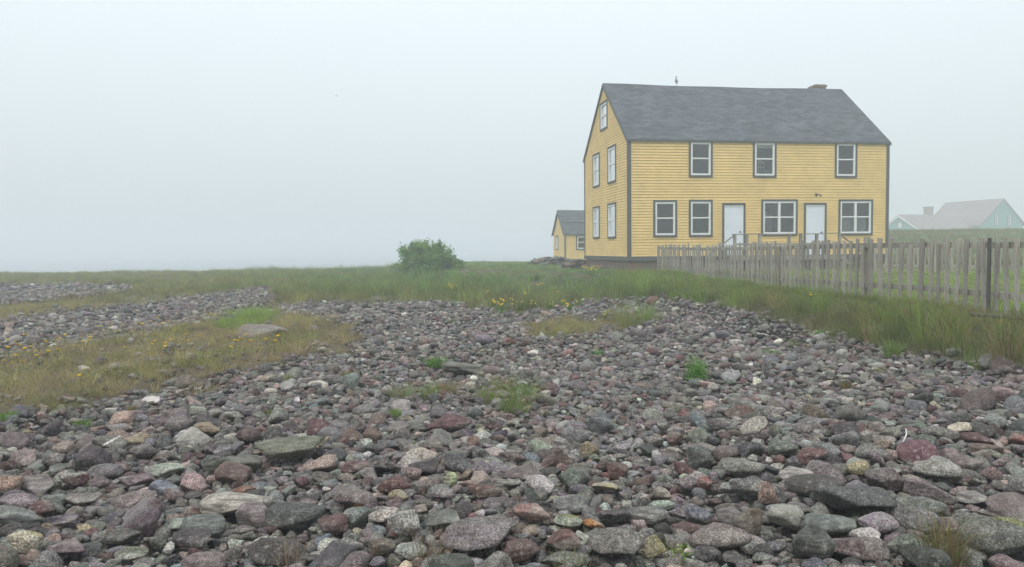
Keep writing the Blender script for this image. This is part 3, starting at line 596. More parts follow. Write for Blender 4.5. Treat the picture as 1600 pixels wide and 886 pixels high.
# landmark stones: px, py centre, width, height in the photograph, colour, flatness hint, label, short name
LM = [
 (40, 857, 50, 42, 'cream', 'big cream cobble with a yellowish crust on its angular top', 'cream crusted cobble'),
 (372, 800, 108, 48, 'pale grey', 'broad pale speckled boulder, the largest light stone in its half of the beach', 'pale speckled boulder'),
 (365, 733, 88, 40, 'green grey', 'flat slanting grey green boulder just behind the pale speckled boulder', 'slanting green boulder'),
 (204, 877, 50, 26, 'green grey', 'rounded grey green cobble with a yellow lichen rim at the frame edge', 'lichen rimmed cobble'),
 (192, 850, 50, 30, 'dark grey', 'dark angular cobble with a green lichen patch behind the lichen rimmed cobble', 'lichen patched cobble'),
 (298, 813, 35, 28, 'maroon', 'dark maroon rounded cobble touching the pale speckled boulder', 'dark maroon cobble'),
 (277, 829, 43, 26, 'pale grey', 'triangular pale cobble in front of the dark maroon cobble', 'triangular pale cobble'),
 (65, 805, 40, 32, 'maroon', 'rounded brick maroon cobble behind the cream crusted cobble', 'brick maroon cobble'),
 (125, 791, 56, 24, 'green grey', 'smooth loaf shaped grey green cobble beside the brick maroon cobble', 'loaf shaped cobble'),
 (15, 767, 44, 38, 'pink', 'chunky dusty pink cobble half cut by the frame edge', 'dusty pink cobble'),
 (263, 742, 50, 25, 'pale grey', 'light oval cobble with a flat top beside the flat mauve cobble', 'light oval cobble'),
 (215, 758, 56, 25, 'mauve', 'flat tapering mauve cobble in front of the light oval cobble', 'flat mauve cobble'),
 (116, 757, 38, 30, 'maroon', 'wedge shaped maroon cobble with a pale cap', 'capped maroon cobble'),
 (98, 708, 33, 26, 'pink', 'knobbly grey pink cobble alone among darker stones', 'knobbly pink cobble'),
 (172, 700, 50, 34, 'green grey', 'grey green cobble crossed by a bright white quartz vein', 'quartz veined cobble'),
 (163, 745, 58, 26, 'green grey', 'broken wedge of grey green rock between the quartz veined and mauve cobbles', 'broken green wedge'),
 (383, 775, 36, 15, 'rust', 'low rusty orange sliver of stone behind the pale speckled boulder', 'rusty sliver'),
 (104, 824, 37, 26, 'purple', 'small bluish purple cobble in front of the loaf shaped cobble', 'bluish purple cobble'),
 (109, 866, 58, 38, 'mauve', 'blocky pinkish grey boulder beside the cream crusted cobble', 'blocky pinkish boulder'),
 (322, 676, 46, 22, 'tan', 'light sandy cobble with a squared top', 'sandy square cobble'),
 (300, 856, 66, 30, 'dark grey', 'long dark sloping boulder in front of the triangular pale cobble', 'dark sloping boulder'),
 (455, 715, 108, 42, 'green grey', 'wide flat grey green slab lying level among the cobbles', 'wide flat slab'),
 (700, 669, 76, 32, 'maroon', 'long tapering wine red boulder standing above its neighbours', 'wine red boulder'),
 (616, 766, 52, 34, 'maroon', 'squared maroon block directly behind the tan brown egg cobble', 'squared maroon block'),
 (623, 783, 33, 25, 'tan', 'tan and brown egg shaped cobble leaning on the squared maroon block', 'tan brown egg'),
 (692, 781, 39, 23, 'purple', 'smooth pointed purple cobble beside the cream upright cobble', 'pointed purple cobble'),
 (704, 759, 23, 28, 'cream', 'cream coloured upright cobble just behind the pointed purple cobble', 'cream upright cobble'),
 (621, 699, 36, 19, 'purple', 'dark violet tilted cobble lower than the wine red boulder', 'dark violet cobble'),
 (503, 695, 24, 18, 'tan', 'small honey tan cobble behind the wide flat slab', 'honey tan cobble'),
 (521, 829, 47, 35, 'maroon', 'knobbly purplish maroon cobble at the end of the flat dark slab', 'knobbly maroon cobble'),
 (694, 822, 58, 33, 'green grey', 'rounded grey green boulder with a smooth domed top', 'domed green boulder'),
 (633, 831, 52, 48, 'pale grey', 'pointed pale grey boulder leaning beside the domed green boulder', 'pointed pale boulder'),
 (757, 777, 54, 22, 'maroon', 'flat diamond shaped dark red cobble', 'red diamond cobble'),
 (775, 832, 58, 28, 'grey', 'smooth grey wedge cobble in front of the red diamond cobble', 'smooth grey wedge'),
 (740, 697, 21, 25, 'pink', 'small upright salmon pink cobble beside the white knuckle cobble', 'salmon upright cobble'),
 (773, 714, 36, 22, 'pale grey', 'whitish knuckle shaped cobble beside the salmon upright cobble', 'white knuckle cobble'),
 (511, 772, 14, 9, 'white', 'tiny bright white oval pebble among maroon cobbles', 'white oval pebble'),
 (598, 869, 42, 38, 'brown', 'striped brown upright cobble at the bottom edge', 'striped brown cobble'),
 (642, 873, 50, 30, 'pale grey', 'pale mottled cobble at the bottom edge beside the striped brown one', 'pale mottled cobble'),
 (463, 827, 88, 20, 'dark grey', 'long flat dark slate slab running up to the knobbly maroon cobble', 'dark slate slab'),
 (655, 806, 28, 22, 'brown', 'flat topped brown grey cobble in front of the pointed purple cobble', 'flat topped brown cobble'),
 (618, 842, 17, 15, 'red', 'small salmon red cobble tucked against the pointed pale boulder', 'small salmon cobble'),
 (745, 856, 112, 42, 'grey', 'wide low grey boulder near the bottom edge below the domed green boulder', 'wide low boulder'),
 (558, 788, 66, 38, 'mauve', 'rough pinkish grey boulder beside the squared maroon block', 'rough pinkish boulder'),
 (646, 749, 26, 27, 'pink', 'rounded pinkish beige cobble between the squared block and the cream upright cobble', 'pinkish beige cobble'),
 (557, 738, 50, 19, 'maroon', 'long low dark red cobble beside the folded dark wedge', 'long low red cobble'),
 (598, 733, 54, 30, 'dark grey', 'dark folded wedge of rock with one triangular face', 'folded dark wedge'),
 (962, 861, 88, 56, 'mauve', 'huge maroon grey slanting boulder at the bottom edge under the orange cobble', 'slanting maroon boulder'),
 (927, 830, 33, 22, 'orange', 'bright orange lumpy cobble, the only orange stone of its size', 'orange cobble'),
 (1022, 867, 38, 42, 'tan', 'yellowish beige upright boulder against the slanting maroon boulder', 'beige upright boulder'),
 (1122, 853, 96, 46, 'grey', 'large smooth grey boulder beside the pale budded plant', 'large smooth boulder'),
 (1167, 828, 42, 52, 'brown', 'tall tan brown pointed boulder standing beside the large smooth boulder', 'tall tan boulder'),
 (832, 812, 57, 40, 'pink', 'pinkish maroon angular boulder with a pale crystalline face', 'angular pink boulder'),
 (879, 855, 52, 40, 'maroon', 'deep maroon split boulder in front of the angular pink boulder', 'split maroon boulder'),
 (887, 823, 45, 24, 'pale grey', 'light lichen crusted oblong cobble beside the orange cobble', 'oblong lichen cobble'),
 (954, 817, 57, 26, 'dark grey', 'dark low wedge cobble directly behind the orange cobble', 'dark low wedge'),
 (1010, 816, 62, 36, 'grey', 'faceted mid grey boulder beside the dark low wedge', 'faceted grey boulder'),
 (1102, 766, 23, 25, 'red', 'small bright brick red cobble, the reddest on the beach', 'brick red cobble'),
 (966, 743, 34, 30, 'maroon', 'squared dusky red cobble with a flat face', 'dusky red cobble'),
 (1075, 765, 36, 27, 'mauve', 'blocky mauve cobble touching the brick red cobble', 'blocky mauve cobble'),
 (1033, 797, 43, 25, 'pale grey', 'pale angular cobble behind the faceted grey boulder', 'pale angular cobble'),
 (946, 768, 41, 20, 'cream', 'cream white crusted cobble below the dusky red cobble', 'cream crusted flat cobble'),
 (921, 711, 32, 32, 'tan', 'knobbly yellow tan cobble standing above its neighbours', 'yellow knobbly cobble'),
 (1160, 741, 68, 40, 'grey', 'large domed grey boulder behind the brick red cobble', 'domed grey boulder'),
 (1095, 711, 58, 27, 'mauve', 'dark mauve pyramid shaped boulder', 'mauve pyramid'),
 (877, 697, 28, 20, 'pale grey', 'rounded whitish cobble behind the yellow knobbly cobble', 'rounded whitish cobble'),
 (1054, 712, 26, 16, 'cream', 'small cream cobble touching the mauve pyramid', 'small cream cobble'),
 (1091, 815, 37, 33, 'blue grey', 'light bluish pointed cobble behind the large smooth boulder', 'bluish pointed cobble'),
 (1054, 693, 26, 24, 'maroon', 'upright maroon cobble behind the small cream cobble', 'upright maroon cobble'),
 (1021, 697, 32, 23, 'grey', 'tilted grey block with a flat top beside the upright maroon cobble', 'tilted grey block'),
 (1167, 771, 54, 38, 'grey', 'rounded dull grey boulder in front of the domed grey boulder', 'dull grey boulder'),
 (1200, 782, 31, 42, 'pink', 'pinkish red tall cobble against the dull grey boulder', 'pinkish tall cobble'),
 (1463, 743, 68, 46, 'pale grey', 'large leaning boulder with tan blotches and a pale pointed end', 'leaning blotched boulder'),
 (1552, 851, 108, 78, 'green grey', 'enormous lichen covered boulder in the bottom corner', 'enormous lichen boulder'),
 (1337, 869, 94, 40, 'mauve', 'broad smooth greyish mauve boulder at the bottom edge', 'smooth mauve boulder'),
 (1330, 797, 124, 52, 'dark grey', 'great dark grey slab rising behind the smaller boulders', 'great dark slab'),
 (1372, 829, 57, 40, 'pale grey', 'pale pointed boulder lying in front of the great dark slab', 'pale pointed boulder'),
 (1299, 830, 88, 46, 'grey', 'lumpy lichen flecked boulder in front of the great dark slab', 'lumpy flecked boulder'),
 (1226, 821, 57, 46, 'pale grey', 'light grey pyramid boulder beside the lumpy flecked boulder', 'light pyramid boulder'),
 (1343, 742, 38, 31, 'tan', 'tan pink cobble with a notched top', 'notched tan cobble'),
 (1265, 722, 58, 30, 'maroon', 'dark maroon boulder with a sharp flat ridge', 'ridged maroon boulder'),
 (1354, 774, 33, 18, 'blue grey', 'smooth bluish grey oval cobble resting on the great dark slab', 'smooth oval cobble'),
 (1503, 733, 54, 27, 'mauve', 'purplish flat sided cobble beside the leaning blotched boulder', 'flat sided cobble'),
 (1441, 803, 75, 31, 'green grey', 'long grey green boulder below the leaning blotched boulder', 'long green boulder'),
 (1523, 788, 48, 24, 'pale grey', 'light grey green cobble behind the enormous lichen boulder', 'light green cobble'),
 (1521, 803, 19, 14, 'pink', 'small pale pink round cobble behind the enormous lichen boulder', 'small pink round cobble'),
 (1538, 709, 46, 24, 'brown', 'brownish grey low boulder with a flat face', 'brownish low boulder'),
 (1500, 675, 34, 22, 'cream', 'cream coloured craggy cobble well behind the leaning blotched boulder', 'craggy cream cobble'),
 (1243, 751, 54, 25, 'pale grey', 'speckled light cobble with a maroon end below the ridged maroon boulder', 'speckled light cobble'),
 (1375, 702, 41, 16, 'tan', 'flat yellowish tan cobble just below the white stick', 'flat yellow cobble'),
 (1590, 695, 28, 22, 'red', 'maroon pink cobble at the frame edge beside the brownish low boulder', 'edge maroon cobble'),
 (1420, 862, 62, 40, 'grey', 'grey boulder beside the tall dry grass clump', 'clump side boulder'),
 (1270, 774, 82, 28, 'dark grey', 'dark flat boulder behind the light pyramid boulder', 'dark flat boulder'),
 (435, 876, 90, 30, 'dark grey', 'dark wide boulder at the bottom edge beneath the dark slate slab', 'dark bottom boulder'),
 (722, 584, 64, 20, 'grey', 'flat grey slab beside the bright green fern tuft', 'flat slab by the fern'),
 (404, 517, 84, 24, 'pink granite', 'low domed pinkish granite boulder in the dry grass', 'domed granite boulder'),
 (195, 569, 46, 22, 'brown', 'brownish rock with a knobbly top in the dry grass', 'knobbly brown rock'),
 (237, 631, 28, 14, 'white', 'white crystalline cobble at the edge of the dry grass', 'white crystal cobble'),
 (172, 648, 20, 12, 'white', 'small white flat cobble beside the white crystal cobble', 'small white cobble'),
 (105, 632, 24, 20, 'maroon', 'maroon cobble at the edge of the dry grass', 'grass edge maroon cobble'),
 (795, 537, 24, 14, 'red', 'red brown cobble behind the pale cobbles mid beach', 'mid beach red cobble'),
 (833, 555, 19, 11, 'white', 'whitish rounded cobble mid beach, near the small green rosette', 'mid beach white cobble'),
 (1370, 514, 42, 24, 'dark grey', 'dark bare rock poking out of the bank grass', 'bank rock'),
 (1492, 548, 34, 20, 'grey', 'dull grey rock half buried at the foot of the bank', 'half buried rock'),
]
def place_rock(name, px, py, w, h, colr, label, short, group=None, sub=4, seed=0, in_grass=False):
    r = np.random.default_rng(seed); x, y, z = hit(px, py + h * .42)
    dist = math.hypot(y, EYE - z); sc = dist / F; a = w * sc / 2; al = math.atan2(EYE - z, y)
    d = a * .72; Hz = max((h * sc / 2 - d * math.sin(al) * .8) / math.cos(al), .34 * a)
    V = (rock(sub, r) if not in_grass else rock(sub, r, 10, 26)) * np.array([a, d, Hz]); tl = r.normal(0, .06); rz = r.normal(0, .12); tx = r.normal(0, .05)
    Mr = np.array(Matrix.Rotation(rz, 3, 'Z') @ Matrix.Rotation(tl, 3, 'Y') @ Matrix.Rotation(tx, 3, 'X')); V = V @ Mr.T
    yo = y + d * .6; zz = float(ground(x * yo / y, yo)) + Hz * (.95 if not in_grass else .25) + (.03 if not in_grass else 0)
    col = np.tile(jit(ST[colr], r, .06), (len(V), 1)); alp = np.full((len(V), 1), r.random())
    # two tone mineral patch
    nn = r.normal(size=3); nn /= np.linalg.norm(nn); m = sstep(.25, .5, (V / np.array([a, d, Hz])) @ nn)[:, None]; col = col * (1 - m) + (col * .6 + np.array(ST['pale grey']) * .4 * r.uniform(.5, 1.2)) * m
    if 'quartz' in short:
        q = np.abs(V[:, 0] / a - V[:, 2] / Hz * .9 + .1); m = (q < .09)[:, None]; col = np.where(m, ST['white'], col)
    if 'capped' in short: col = np.where((V[:, 2] > Hz * .45)[:, None], ST['pale grey'], col)
    if 'lichen' in short or 'crusted' in short:
        pt = r.normal(size=3); pt /= np.linalg.norm(pt); pt[2] = abs(pt[2]); m = ((V / np.array([a, d, Hz])) @ pt > .8)[:, None]; col = np.where(m, (.24, .25, .12) if 'cream' not in short else (.40, .36, .22), col)
    o = tri_mesh(name, V, ICO[sub][1], M_STONE, np.hstack([col, alp])); o.location = (x * yo / y, yo, zz)
    tag(o, label, 'cobble' if name == 'cobble' else 'rock', group)
    return (x * yo / y, yo, max(a, d), short)
LMW = []
for k, (px, py, w, h, cl, lab, short) in enumerate(LM):
    nm = 'boulder' if ('boulder' in short or 'slab' in short or 'rock' in short or 'wedge' in short) else ('pebble' if 'pebble' in short else 'cobble')
    LMW.append(place_rock(nm, px, py, w, h, cl, lab, short, 'rocks of the cobble beach', 4, 100 + k, in_grass=short in ('domed granite boulder', 'knobbly brown rock', 'bank rock', 'half buried rock')))

# packed fill of stones: dart throwing from large to small
class Hash:
    def __init__(s, c): s.c = c; s.g = {}
    def add(s, x, y, r):
        s.g.setdefault((int(x // s.c), int(y // s.c)), []).append((x, y, r))
    def clash(s, x, y, r, f):
        i, j = int(x // s.c), int(y // s.c); n = int((r + .3) / s.c) + 1
        for a in range(i - n, i + n + 1):
            for b in range(j - n, j + n + 1):
                for (u, v, q) in s.g.get((a, b), ()):
                    if (u - x) ** 2 + (v - y) ** 2 < (f * (r + q)) ** 2: return True
        return False
hs_ = Hash(.18)
for (x, y, r, s_) in LMW:
    hs_.add(x, y, min(r * .8, .29)); 
    if r > .25: hs_.add(x - r * .5, y, r * .45); hs_.add(x + r * .5, y, r * .45)
stones = []   # x, y, r, layer
def scatter(n, r0, r1, f, lay, ymax=60, ymin=2.2, dryp=.03):
    # sample evenly on the ground inside a wide wedge in front of the camera
    yy = np.sqrt(rng.uniform(ymin ** 2, ymax ** 2, n)); xx = rng.uniform(-.86, .86, n) * (yy + 1.2)
    rr = rng.uniform(r0, r1, n); zz = ground(xx, yy); cb, px, py = cobble_here(xx, yy, zz, 1.5)
    soft = rng.random(n) < .93
    dry = (~cb) & (((px < 600) & (py > 480)) | ((px > 790) & (px < 1040) & (py > 492) & (rng.random(n) < .6))) & (rng.random(n) < dryp)
    keep = (cb & soft) | dry
    for x, y, r, ok in zip(xx, yy, rr, keep):
        if not ok: continue
        if hs_.clash(x, y, r, f): continue
        hs_.add(x, y, r); stones.append((x, y, r, lay))
A_all = lambda ymax: .86 * ymax ** 2
scatter(110, .12, .17, .82, 0, 32)
scatter(420, .075, .11, .82, 0, 7)
scatter(1300, .07, .11, .80, 0, 32, dryp=.12)
scatter(14000, .05, .072, .76, 0, 32)
scatter(90000, .036, .053, .74, 0, 30, dryp=.02)
scatter(100000, .024, .037, .80, 0, 17, dryp=.005)
scatter(40000, .014, .025, .82, 0, 8)
scatter(14000, .06, .12, .8, 0, 60, 28)
_h = hs_; hs_ = Hash(.18)
scatter(60000, .03, .055, .8, 1, 12)
hs_ = _h
stones = np.array(stones)
print('stones', len(stones))
sr = np.random.default_rng(11); ns = len(stones)
sal = sr.random(ns)
names = ['grey', 'dark grey', 'green grey', 'pale grey', 'maroon', 'mauve', 'pink', 'tan', 'cream', 'brown', 'purple', 'blue grey', 'red', 'white']
prob = np.array([.34, .12, .13, .10, .08, .16, .045, .010, .005, .02, .008, .02, .003, .004]); prob /= prob.sum()
ci = sr.choice(len(names), ns, p=prob)
base = np.array([ST[n] for n in names])[ci]; gm = base.mean(1, keepdims=True); base = gm + (base - gm) * .6
scol = np.clip(base * (1 + sr.normal(0, .20, (ns, 1))) * (1 + sr.normal(0, .05, (ns, 3))), .02, .85)
el = sr.uniform(1.0, 1.9, ns); ax = stones[:, 2] * np.sqrt(el) * 1.12; ay = stones[:, 2] / np.sqrt(el) * 1.12
az = np.minimum(ax, ay) * sr.uniform(.5, 1.0, ns) 
yaw = sr.uniform(0, 6.283, ns); ta = sr.normal(0, .22, ns); tb_ = sr.normal(0, .22, ns)
sz = ground(stones[:, 0], stones[:, 1]) + az * .62 - stones[:, 3] * .035 + sr.uniform(-.005, .04, ns) * np.minimum(1, stones[:, 2] / .06)
def rotm(yaw, a, b):
    cy, sy, ca, sa, cb_, sb = np.cos(yaw), np.sin(yaw), np.cos(a), np.sin(a), np.cos(b), np.sin(b)
    Z = np.zeros_like(cy); O = np.ones_like(cy)
    Rz = np.stack([cy, -sy, Z, sy, cy, Z, Z, Z, O], -1).reshape(-1, 3, 3); Ra = np.stack([ca, Z, sa, Z, O, Z, -sa, Z, ca], -1).reshape(-1, 3, 3); Rb = np.stack([O, Z, Z, Z, cb_, -sb, Z, sb, cb_], -1).reshape(-1, 3, 3)
    return Ra @ Rb @ Rz
RM = rotm(yaw, ta, tb_)
spx, spy = to_px(stones[:, 0], stones[:, 1], sz)
app = ax / stones[:, 1]; vis = (stones[:, 3] == 0) & (spx > -5) & (spx < 1605) & (spy > 400) & (spy < 890)
order = np.argsort(-np.where(vis, app, 0)); NI = 300 - len(LM) - 2
indiv = order[:NI]; rest = np.ones(ns, bool); rest[indiv] = False
# labels for the single stones
size_w = lambda w: 'hefty' if w > 46 else 'medium' if w > 33 else 'small'
lw = np.array([(a, b) for a, b, _, _ in LMW]); used = {}
rows = []
shapes = ['squat', 'blunt', 'wedge shaped', 'oval', 'lopsided', 'flattish']
def shape_of(i):
    q = az[i] / ax[i]; e = el[i]
    return 'flat' if q < .36 else 'long' if e > 1.36 else 'round' if e < 1.12 and q > .55 else 'chunky' if q > .6 else 'oval' if e < 1.25 else 'oblong'
for i in indiv:
    d = np.hypot(lw[:, 0] - stones[i, 0], lw[:, 1] - stones[i, 1]); k = np.argsort(d)[:2]
    w = 2 * app[i] * F
    rows.append((i, f"{size_w(w)} {shape_of(i)} {names[ci[i]]} cobble", LMW[k[0]][3], LMW[k[1]][3], stones[i, 1] - lw[k[0], 1]))
for i, desc, A_, B_, dy in rows:
    for cand in (f"{desc} beside the {A_}", f"{desc} {'behind' if dy > 0 else 'in front of'} the {A_}", f"{desc} between the {A_} and the {B_}",
                 f"second {desc} between the {A_} and {B_}", f"third {desc} between {A_} and {B_}", f"fourth {desc} between {A_} and {B_}", f"fifth {desc} by {A_} and {B_}"):
        if cand not in used: used[cand] = i; break
    lab = cand; r = np.random.default_rng(5000 + int(i))
    V = (rock(3 if app[i] * F < 26 else 4, r) * np.array([ax[i], ay[i], az[i]])) @ RM[i].T
    sub = 3 if app[i] * F < 26 else 4
    col = np.tile(scol[i], (len(V), 1)); nn = r.normal(size=3); nn /= np.linalg.norm(nn); m = sstep(.2, .5, V @ nn / ax[i])[:, None] * r.choice([0, .4, .8])
    col = col * (1 - m) + (col * .5 + .14) * m
    o = tri_mesh('cobble', V, ICO[sub][1], M_STONE, np.hstack([col, np.full((len(V), 1), sal[i])])); o.location = (stones[i, 0], stones[i, 1], sz[i]); tag(o, lab, 'cobble', 'rocks of the cobble beach')
# the rest as one mass
Vs, Ts, Cs = [], [], []; off = 0
def tile(sel, sub, nvar, seed):
    global off
    if not len(sel): return
    r = np.random.default_rng(seed); vr = [rock(sub, r) for _ in range(nvar)]; Tt = ICO[sub][1]
    pick = r.integers(0, nvar, len(sel))
    for k in range(nvar):
        s_ = sel[pick == k]
        if not len(s_): continue
        v = vr[k][None] * np.stack([ax[s_], ay[s_], az[s_]], -1)[:, None, :]
        v = np.einsum('nij,nvj->nvi', RM[s_], v) + np.stack([stones[s_, 0], stones[s_, 1], sz[s_]], -1)[:, None, :]
        n, m = v.shape[:2]
        Vs.append(v.reshape(-1, 3)); Ts.append((Tt[None] + (np.arange(n) * m)[:, None, None] + off).reshape(-1, 3)); off += n * m
        Cs.append(np.repeat(np.hstack([scol[s_], sal[s_, None]]), m, 0))
dist = stones[:, 1]
idx = np.arange(ns)
tile(idx[rest & (dist < 7) & (stones[:, 2] > .045)], 4, 50, 26); tile(idx[rest & (((dist < 9) & (stones[:, 2] > .03) & (stones[:, 2] <= .045)) | ((dist >= 7) & (dist < 9) & (stones[:, 2] > .045)))], 3, 80, 21); tile(idx[rest & (dist < 9) & (stones[:, 2] <= .03)], 2, 40, 25); tile(idx[rest & (dist >= 9) & (dist < 22)], 2, 60, 22); tile(idx[rest & (dist >= 22)], 1, 24, 23)
tag(tri_mesh('cobbles', np.concatenate(Vs), np.concatenate(Ts), M_STONE, np.concatenate(Cs)), kind='stuff', label='thousands of grey, maroon and pink cobbles covering the beach')

# ---------------------------------------------------------------- grass
def clump(nb, rad, h, wd, r, lean=.35, seed_tip=0):
    """blades: 5 vertices, 3 triangles each"""
    a = r.uniform(0, 6.283, nb); q = rad * r.random(nb) ** .7; bx, by = q * np.cos(a), q * np.sin(a)
    hh = h * r.uniform(.5, 1.15, nb); la = a + r.normal(0, .9, nb); ln = (np.abs(r.normal(0, lean, nb)) + .25 * q / rad) * hh; hh = hh * (1 - .3 * q / rad)
    dx, dy = np.cos(la) * ln, np.sin(la) * ln; wa = r.uniform(0, 3.14, nb); wx, wy = np.cos(wa) * wd / 2, np.sin(wa) * wd / 2
    V = np.empty((nb, 5, 3))
    V[:, 0] = np.stack([bx - wx, by - wy, 0 * bx - .03], -1); V[:, 1] = np.stack([bx + wx, by + wy, 0 * bx - .03], -1)
    mx, my, mz = bx + dx * .35, by + dy * .35, hh * .6
    V[:, 2] = np.stack([mx - wx * .8, my - wy * .8, mz], -1); V[:, 3] = np.stack([mx + wx * .8, my + wy * .8, mz], -1)
    V[:, 4] = np.stack([bx + dx, by + dy, hh * .97], -1)
    T = np.array([[0, 1, 3], [0, 3, 2], [2, 3, 4]])[None] + (np.arange(nb) * 5)[:, None, None]
    bc = 1 + r.normal(0, .16, (nb, 1)); bt = r.random(nb) < .25   # dry blades
    return V.reshape(-1, 3), T.reshape(-1, 3), np.repeat(bc, 5, 0), np.repeat(bt, 5)
def grass_field(name, label, pts, hs, cols, nb, rad, wd, seed, nvar=14, lean=.35, dry=(.25, .2, .1)):
    r = np.random.default_rng(seed); vs, ts, cs = [], [], []; off = 0
    pick = r.integers(0, nvar, len(pts)); yaws = r.uniform(0, 6.283, len(pts)); z = ground(pts[:, 0], pts[:, 1])
    for k in range(nvar):
        V, T, bc, bt = clump(nb, rad, 1.0, wd, r, lean); s = pick == k
        if not s.any(): continue
        c, s_ = np.cos(yaws[s]), np.sin(yaws[s]); h = hs[s]
        vx = V[None, :, 0] * c[:, None] - V[None, :, 1] * s_[:, None]; vy = V[None, :, 0] * s_[:, None] + V[None, :, 1] * c[:, None]
        # lean scales with height: V was made with h=1
        bx = vx; by = vy; vz = V[None, :, 2] * h[:, None]
        v = np.stack([bx * (.45 + .55 * h[:, None]) + pts[s, 0][:, None], by * (.45 + .55 * h[:, None]) + pts[s, 1][:, None], vz + z[s][:, None]], -1)
        n, m = v.shape[:2]; vs.append(v.reshape(-1, 3)); ts.append((T[None] + (np.arange(n) * m)[:, None, None] + off).reshape(-1, 3)); off += n * m
        cc = cols[s][:, None, :] * bc[None, :, :] * np.clip(1 + r.normal(0, .30, n), .35, 1.9)[:, None, None]; cc = np.where(bt[None, :, None], cc * .4 + np.array(dry) * .6, cc); cs.append(cc.reshape(-1, 3))
    o = tri_mesh(name, np.concatenate(vs), np.concatenate(ts), M_LEAF, np.clip(np.concatenate(cs), 0, 1), smooth=False); tag(o, label, kind='stuff')
    return o
def sample(n, ymin, ymax, q=.86):
    yy = np.sqrt(rng.uniform(ymin ** 2, ymax ** 2, n)); xx = rng.uniform(-q, q, n) * (yy + 1); return xx, yy
GREEN, BLUEG, OLIVE, TAN, BROWN, LIME = map(np.array, ((.105, .20, .028), (.085, .175, .045), (.165, .17, .038), (.34, .265, .14), (.19, .13, .07), (.17, .27, .03)))
FENA = np.array(FEN)
def left_of_fence(x, y):   # outside the yard
    fx = np.interp(y, FENA[::-1, 1], FENA[::-1, 0]); return (x < fx + .05) | (y > FENA[0, 1])
HC = (math.cos(YAW), math.sin(YAW))
def in_house(x, y, m=.1):
    a = (x - HX) * HC[0] + (y - HY) * HC[1]; d = -(x - HX) * HC[1] + (y - HY) * HC[0]
    o1 = (a > -m) & (a < WID + m) & (d > -m) & (d < DEP + m)
    a2 = (x - OX) * HC[0] + (y - OY) * HC[1]; d2 = -(x - OX) * HC[1] + (y - OY) * HC[0]
    return o1 | ((a2 > -m) & (a2 < oW) & (d2 > -m) & (d2 < oD)) | ((a > 1) & (a < 9.5) & (d > -1.5) & (d < 0))
# tall meadow grass beyond the cobbles, up to the crest
x, y = sample(30000, 17, 62); z = ground(x, y); cb, px, py = cobble_here(x, y, z, 5)
yard = inpoly(x, y, PLAT) & ~left_of_fence(x, y)
k = ~cb & ~yard & ~in_house(x, y) & ((x / y) < .30) & ~((px < 600) & (py > 480)); k &= rng.random(len(x)) < np.clip(1.25 - y / 90, .3, 1)
x, y, px, py = x[k], y[k], px[k], py[k]; w = wav(x, y, 7, 20)
t = np.clip((px - 300) / 500 + .35 * w, 0, 1)[:, None]; cols = OLIVE * (1 - t) * .95 + (GREEN * .55 + BLUEG * .45) * t
edge = np.clip((py - 452) / 22, 0, 1)[:, None] * .55; cols = cols * (1 - edge) + (BROWN * .5 + OLIVE * .5) * edge
cols = cols * 1.15; hs = .32 + .17 * t[:, 0] + .07 * w + rng.normal(0, .04, len(x)); tuft = wav(x, y, 1.3, 25); cols = cols * (1 + .28 * tuft)[:, None]; hs = hs + .10 * tuft; hs = np.clip(hs, .10, .68); hs[(px < 330)] *= .72; hs = hs * (1 - .82 * sstep(.2, .55, ground(x, y)))
grass_field('meadow_grass', 'tall green and olive grass between the cobbles and the crest of the beach', np.stack([x, y], 1), hs * np.exp(rng.normal(0, .16, len(x))), cols, 26, .22, .013, 31)
# bank grass along the fence
x, y = sample(60000, 7, 30, .9); z = ground(x, y); cb, px, py = cobble_here(x, y, z, 5)
d = polydist(x, y, PLAT); k = ~cb & (px > 960) & (py > 415) & left_of_fence(x, y) & (d < 4.5) & ~in_house(x, y)
x, y, px, py, d = x[k], y[k], px[k], py[k], d[k]; w = wav(x, y, 1.8, 20); t = np.clip(.5 + .5 * w - (px - 1400) / 500, 0, 1)[:, None]
cols = (OLIVE * .55 + TAN * .25) * (1 - t) + (GREEN * .85 + OLIVE * .3) * t
r_ = rng.random(len(x))[:, None]; cols = np.where(r_ < .12, BROWN * 1.3, cols)
tuft = wav(x, y, .55, 25); cols = cols * (1 + .32 * tuft)[:, None]
hs = np.clip((.38 + .08 * w + .14 * tuft + rng.normal(0, .06, len(x))) * (1 - .68 * sstep(.36, .62, z[k])) , .06, .6)
grass_field('bank_grass', 'long green and straw coloured grass on the bank below the picket fence', np.stack([x, y], 1), hs * np.exp(rng.normal(0, .22, len(x))), cols, 22, .12, .007, 32, lean=.35)
# dry grass patches among the cobbles
x, y = sample(80000, 5, 30, .86); z = ground(x, y); cb, px, py = cobble_here(x, y, z, 5)
k = ~cb & (((px < 640) & (py > 476)) | inpoly(px, py, [(790, 540), (800, 494), (1030, 494), (1030, 530), (900, 540)])) & ((wav(x, y, .9, 5) + rng.normal(0, .6, len(x))) > -.75)
x, y, px, py = x[k], y[k], px[k], py[k]; w = wav(x, y, 1.6, 9); t = np.clip(.35 + .5 * w, 0, 1)[:, None]
cols = (TAN * .75 + BROWN * .15 + OLIVE * .2) * (1 - t) + (OLIVE * .9 + GREEN * .2 + TAN * .1) * t
lime = inpoly(px, py, [(335, 512), (350, 490), (400, 484), (440, 490), (430, 505), (370, 520)])[:, None]; cols = np.where(lime, LIME, cols)
tuft = wav(x, y, .5, 25); cols = cols * (1 + .35 * tuft)[:, None]; hs = np.clip(.16 + .04 * w + .08 * tuft + rng.normal(0, .05, len(x)), .03, .42)
grass_field('dry_grass', 'short tan and olive grass patch with yellow flowers among the cobbles', np.stack([x, y], 1), hs, cols, 16, .09, .005, 33, lean=.45, dry=(.32, .24, .13))
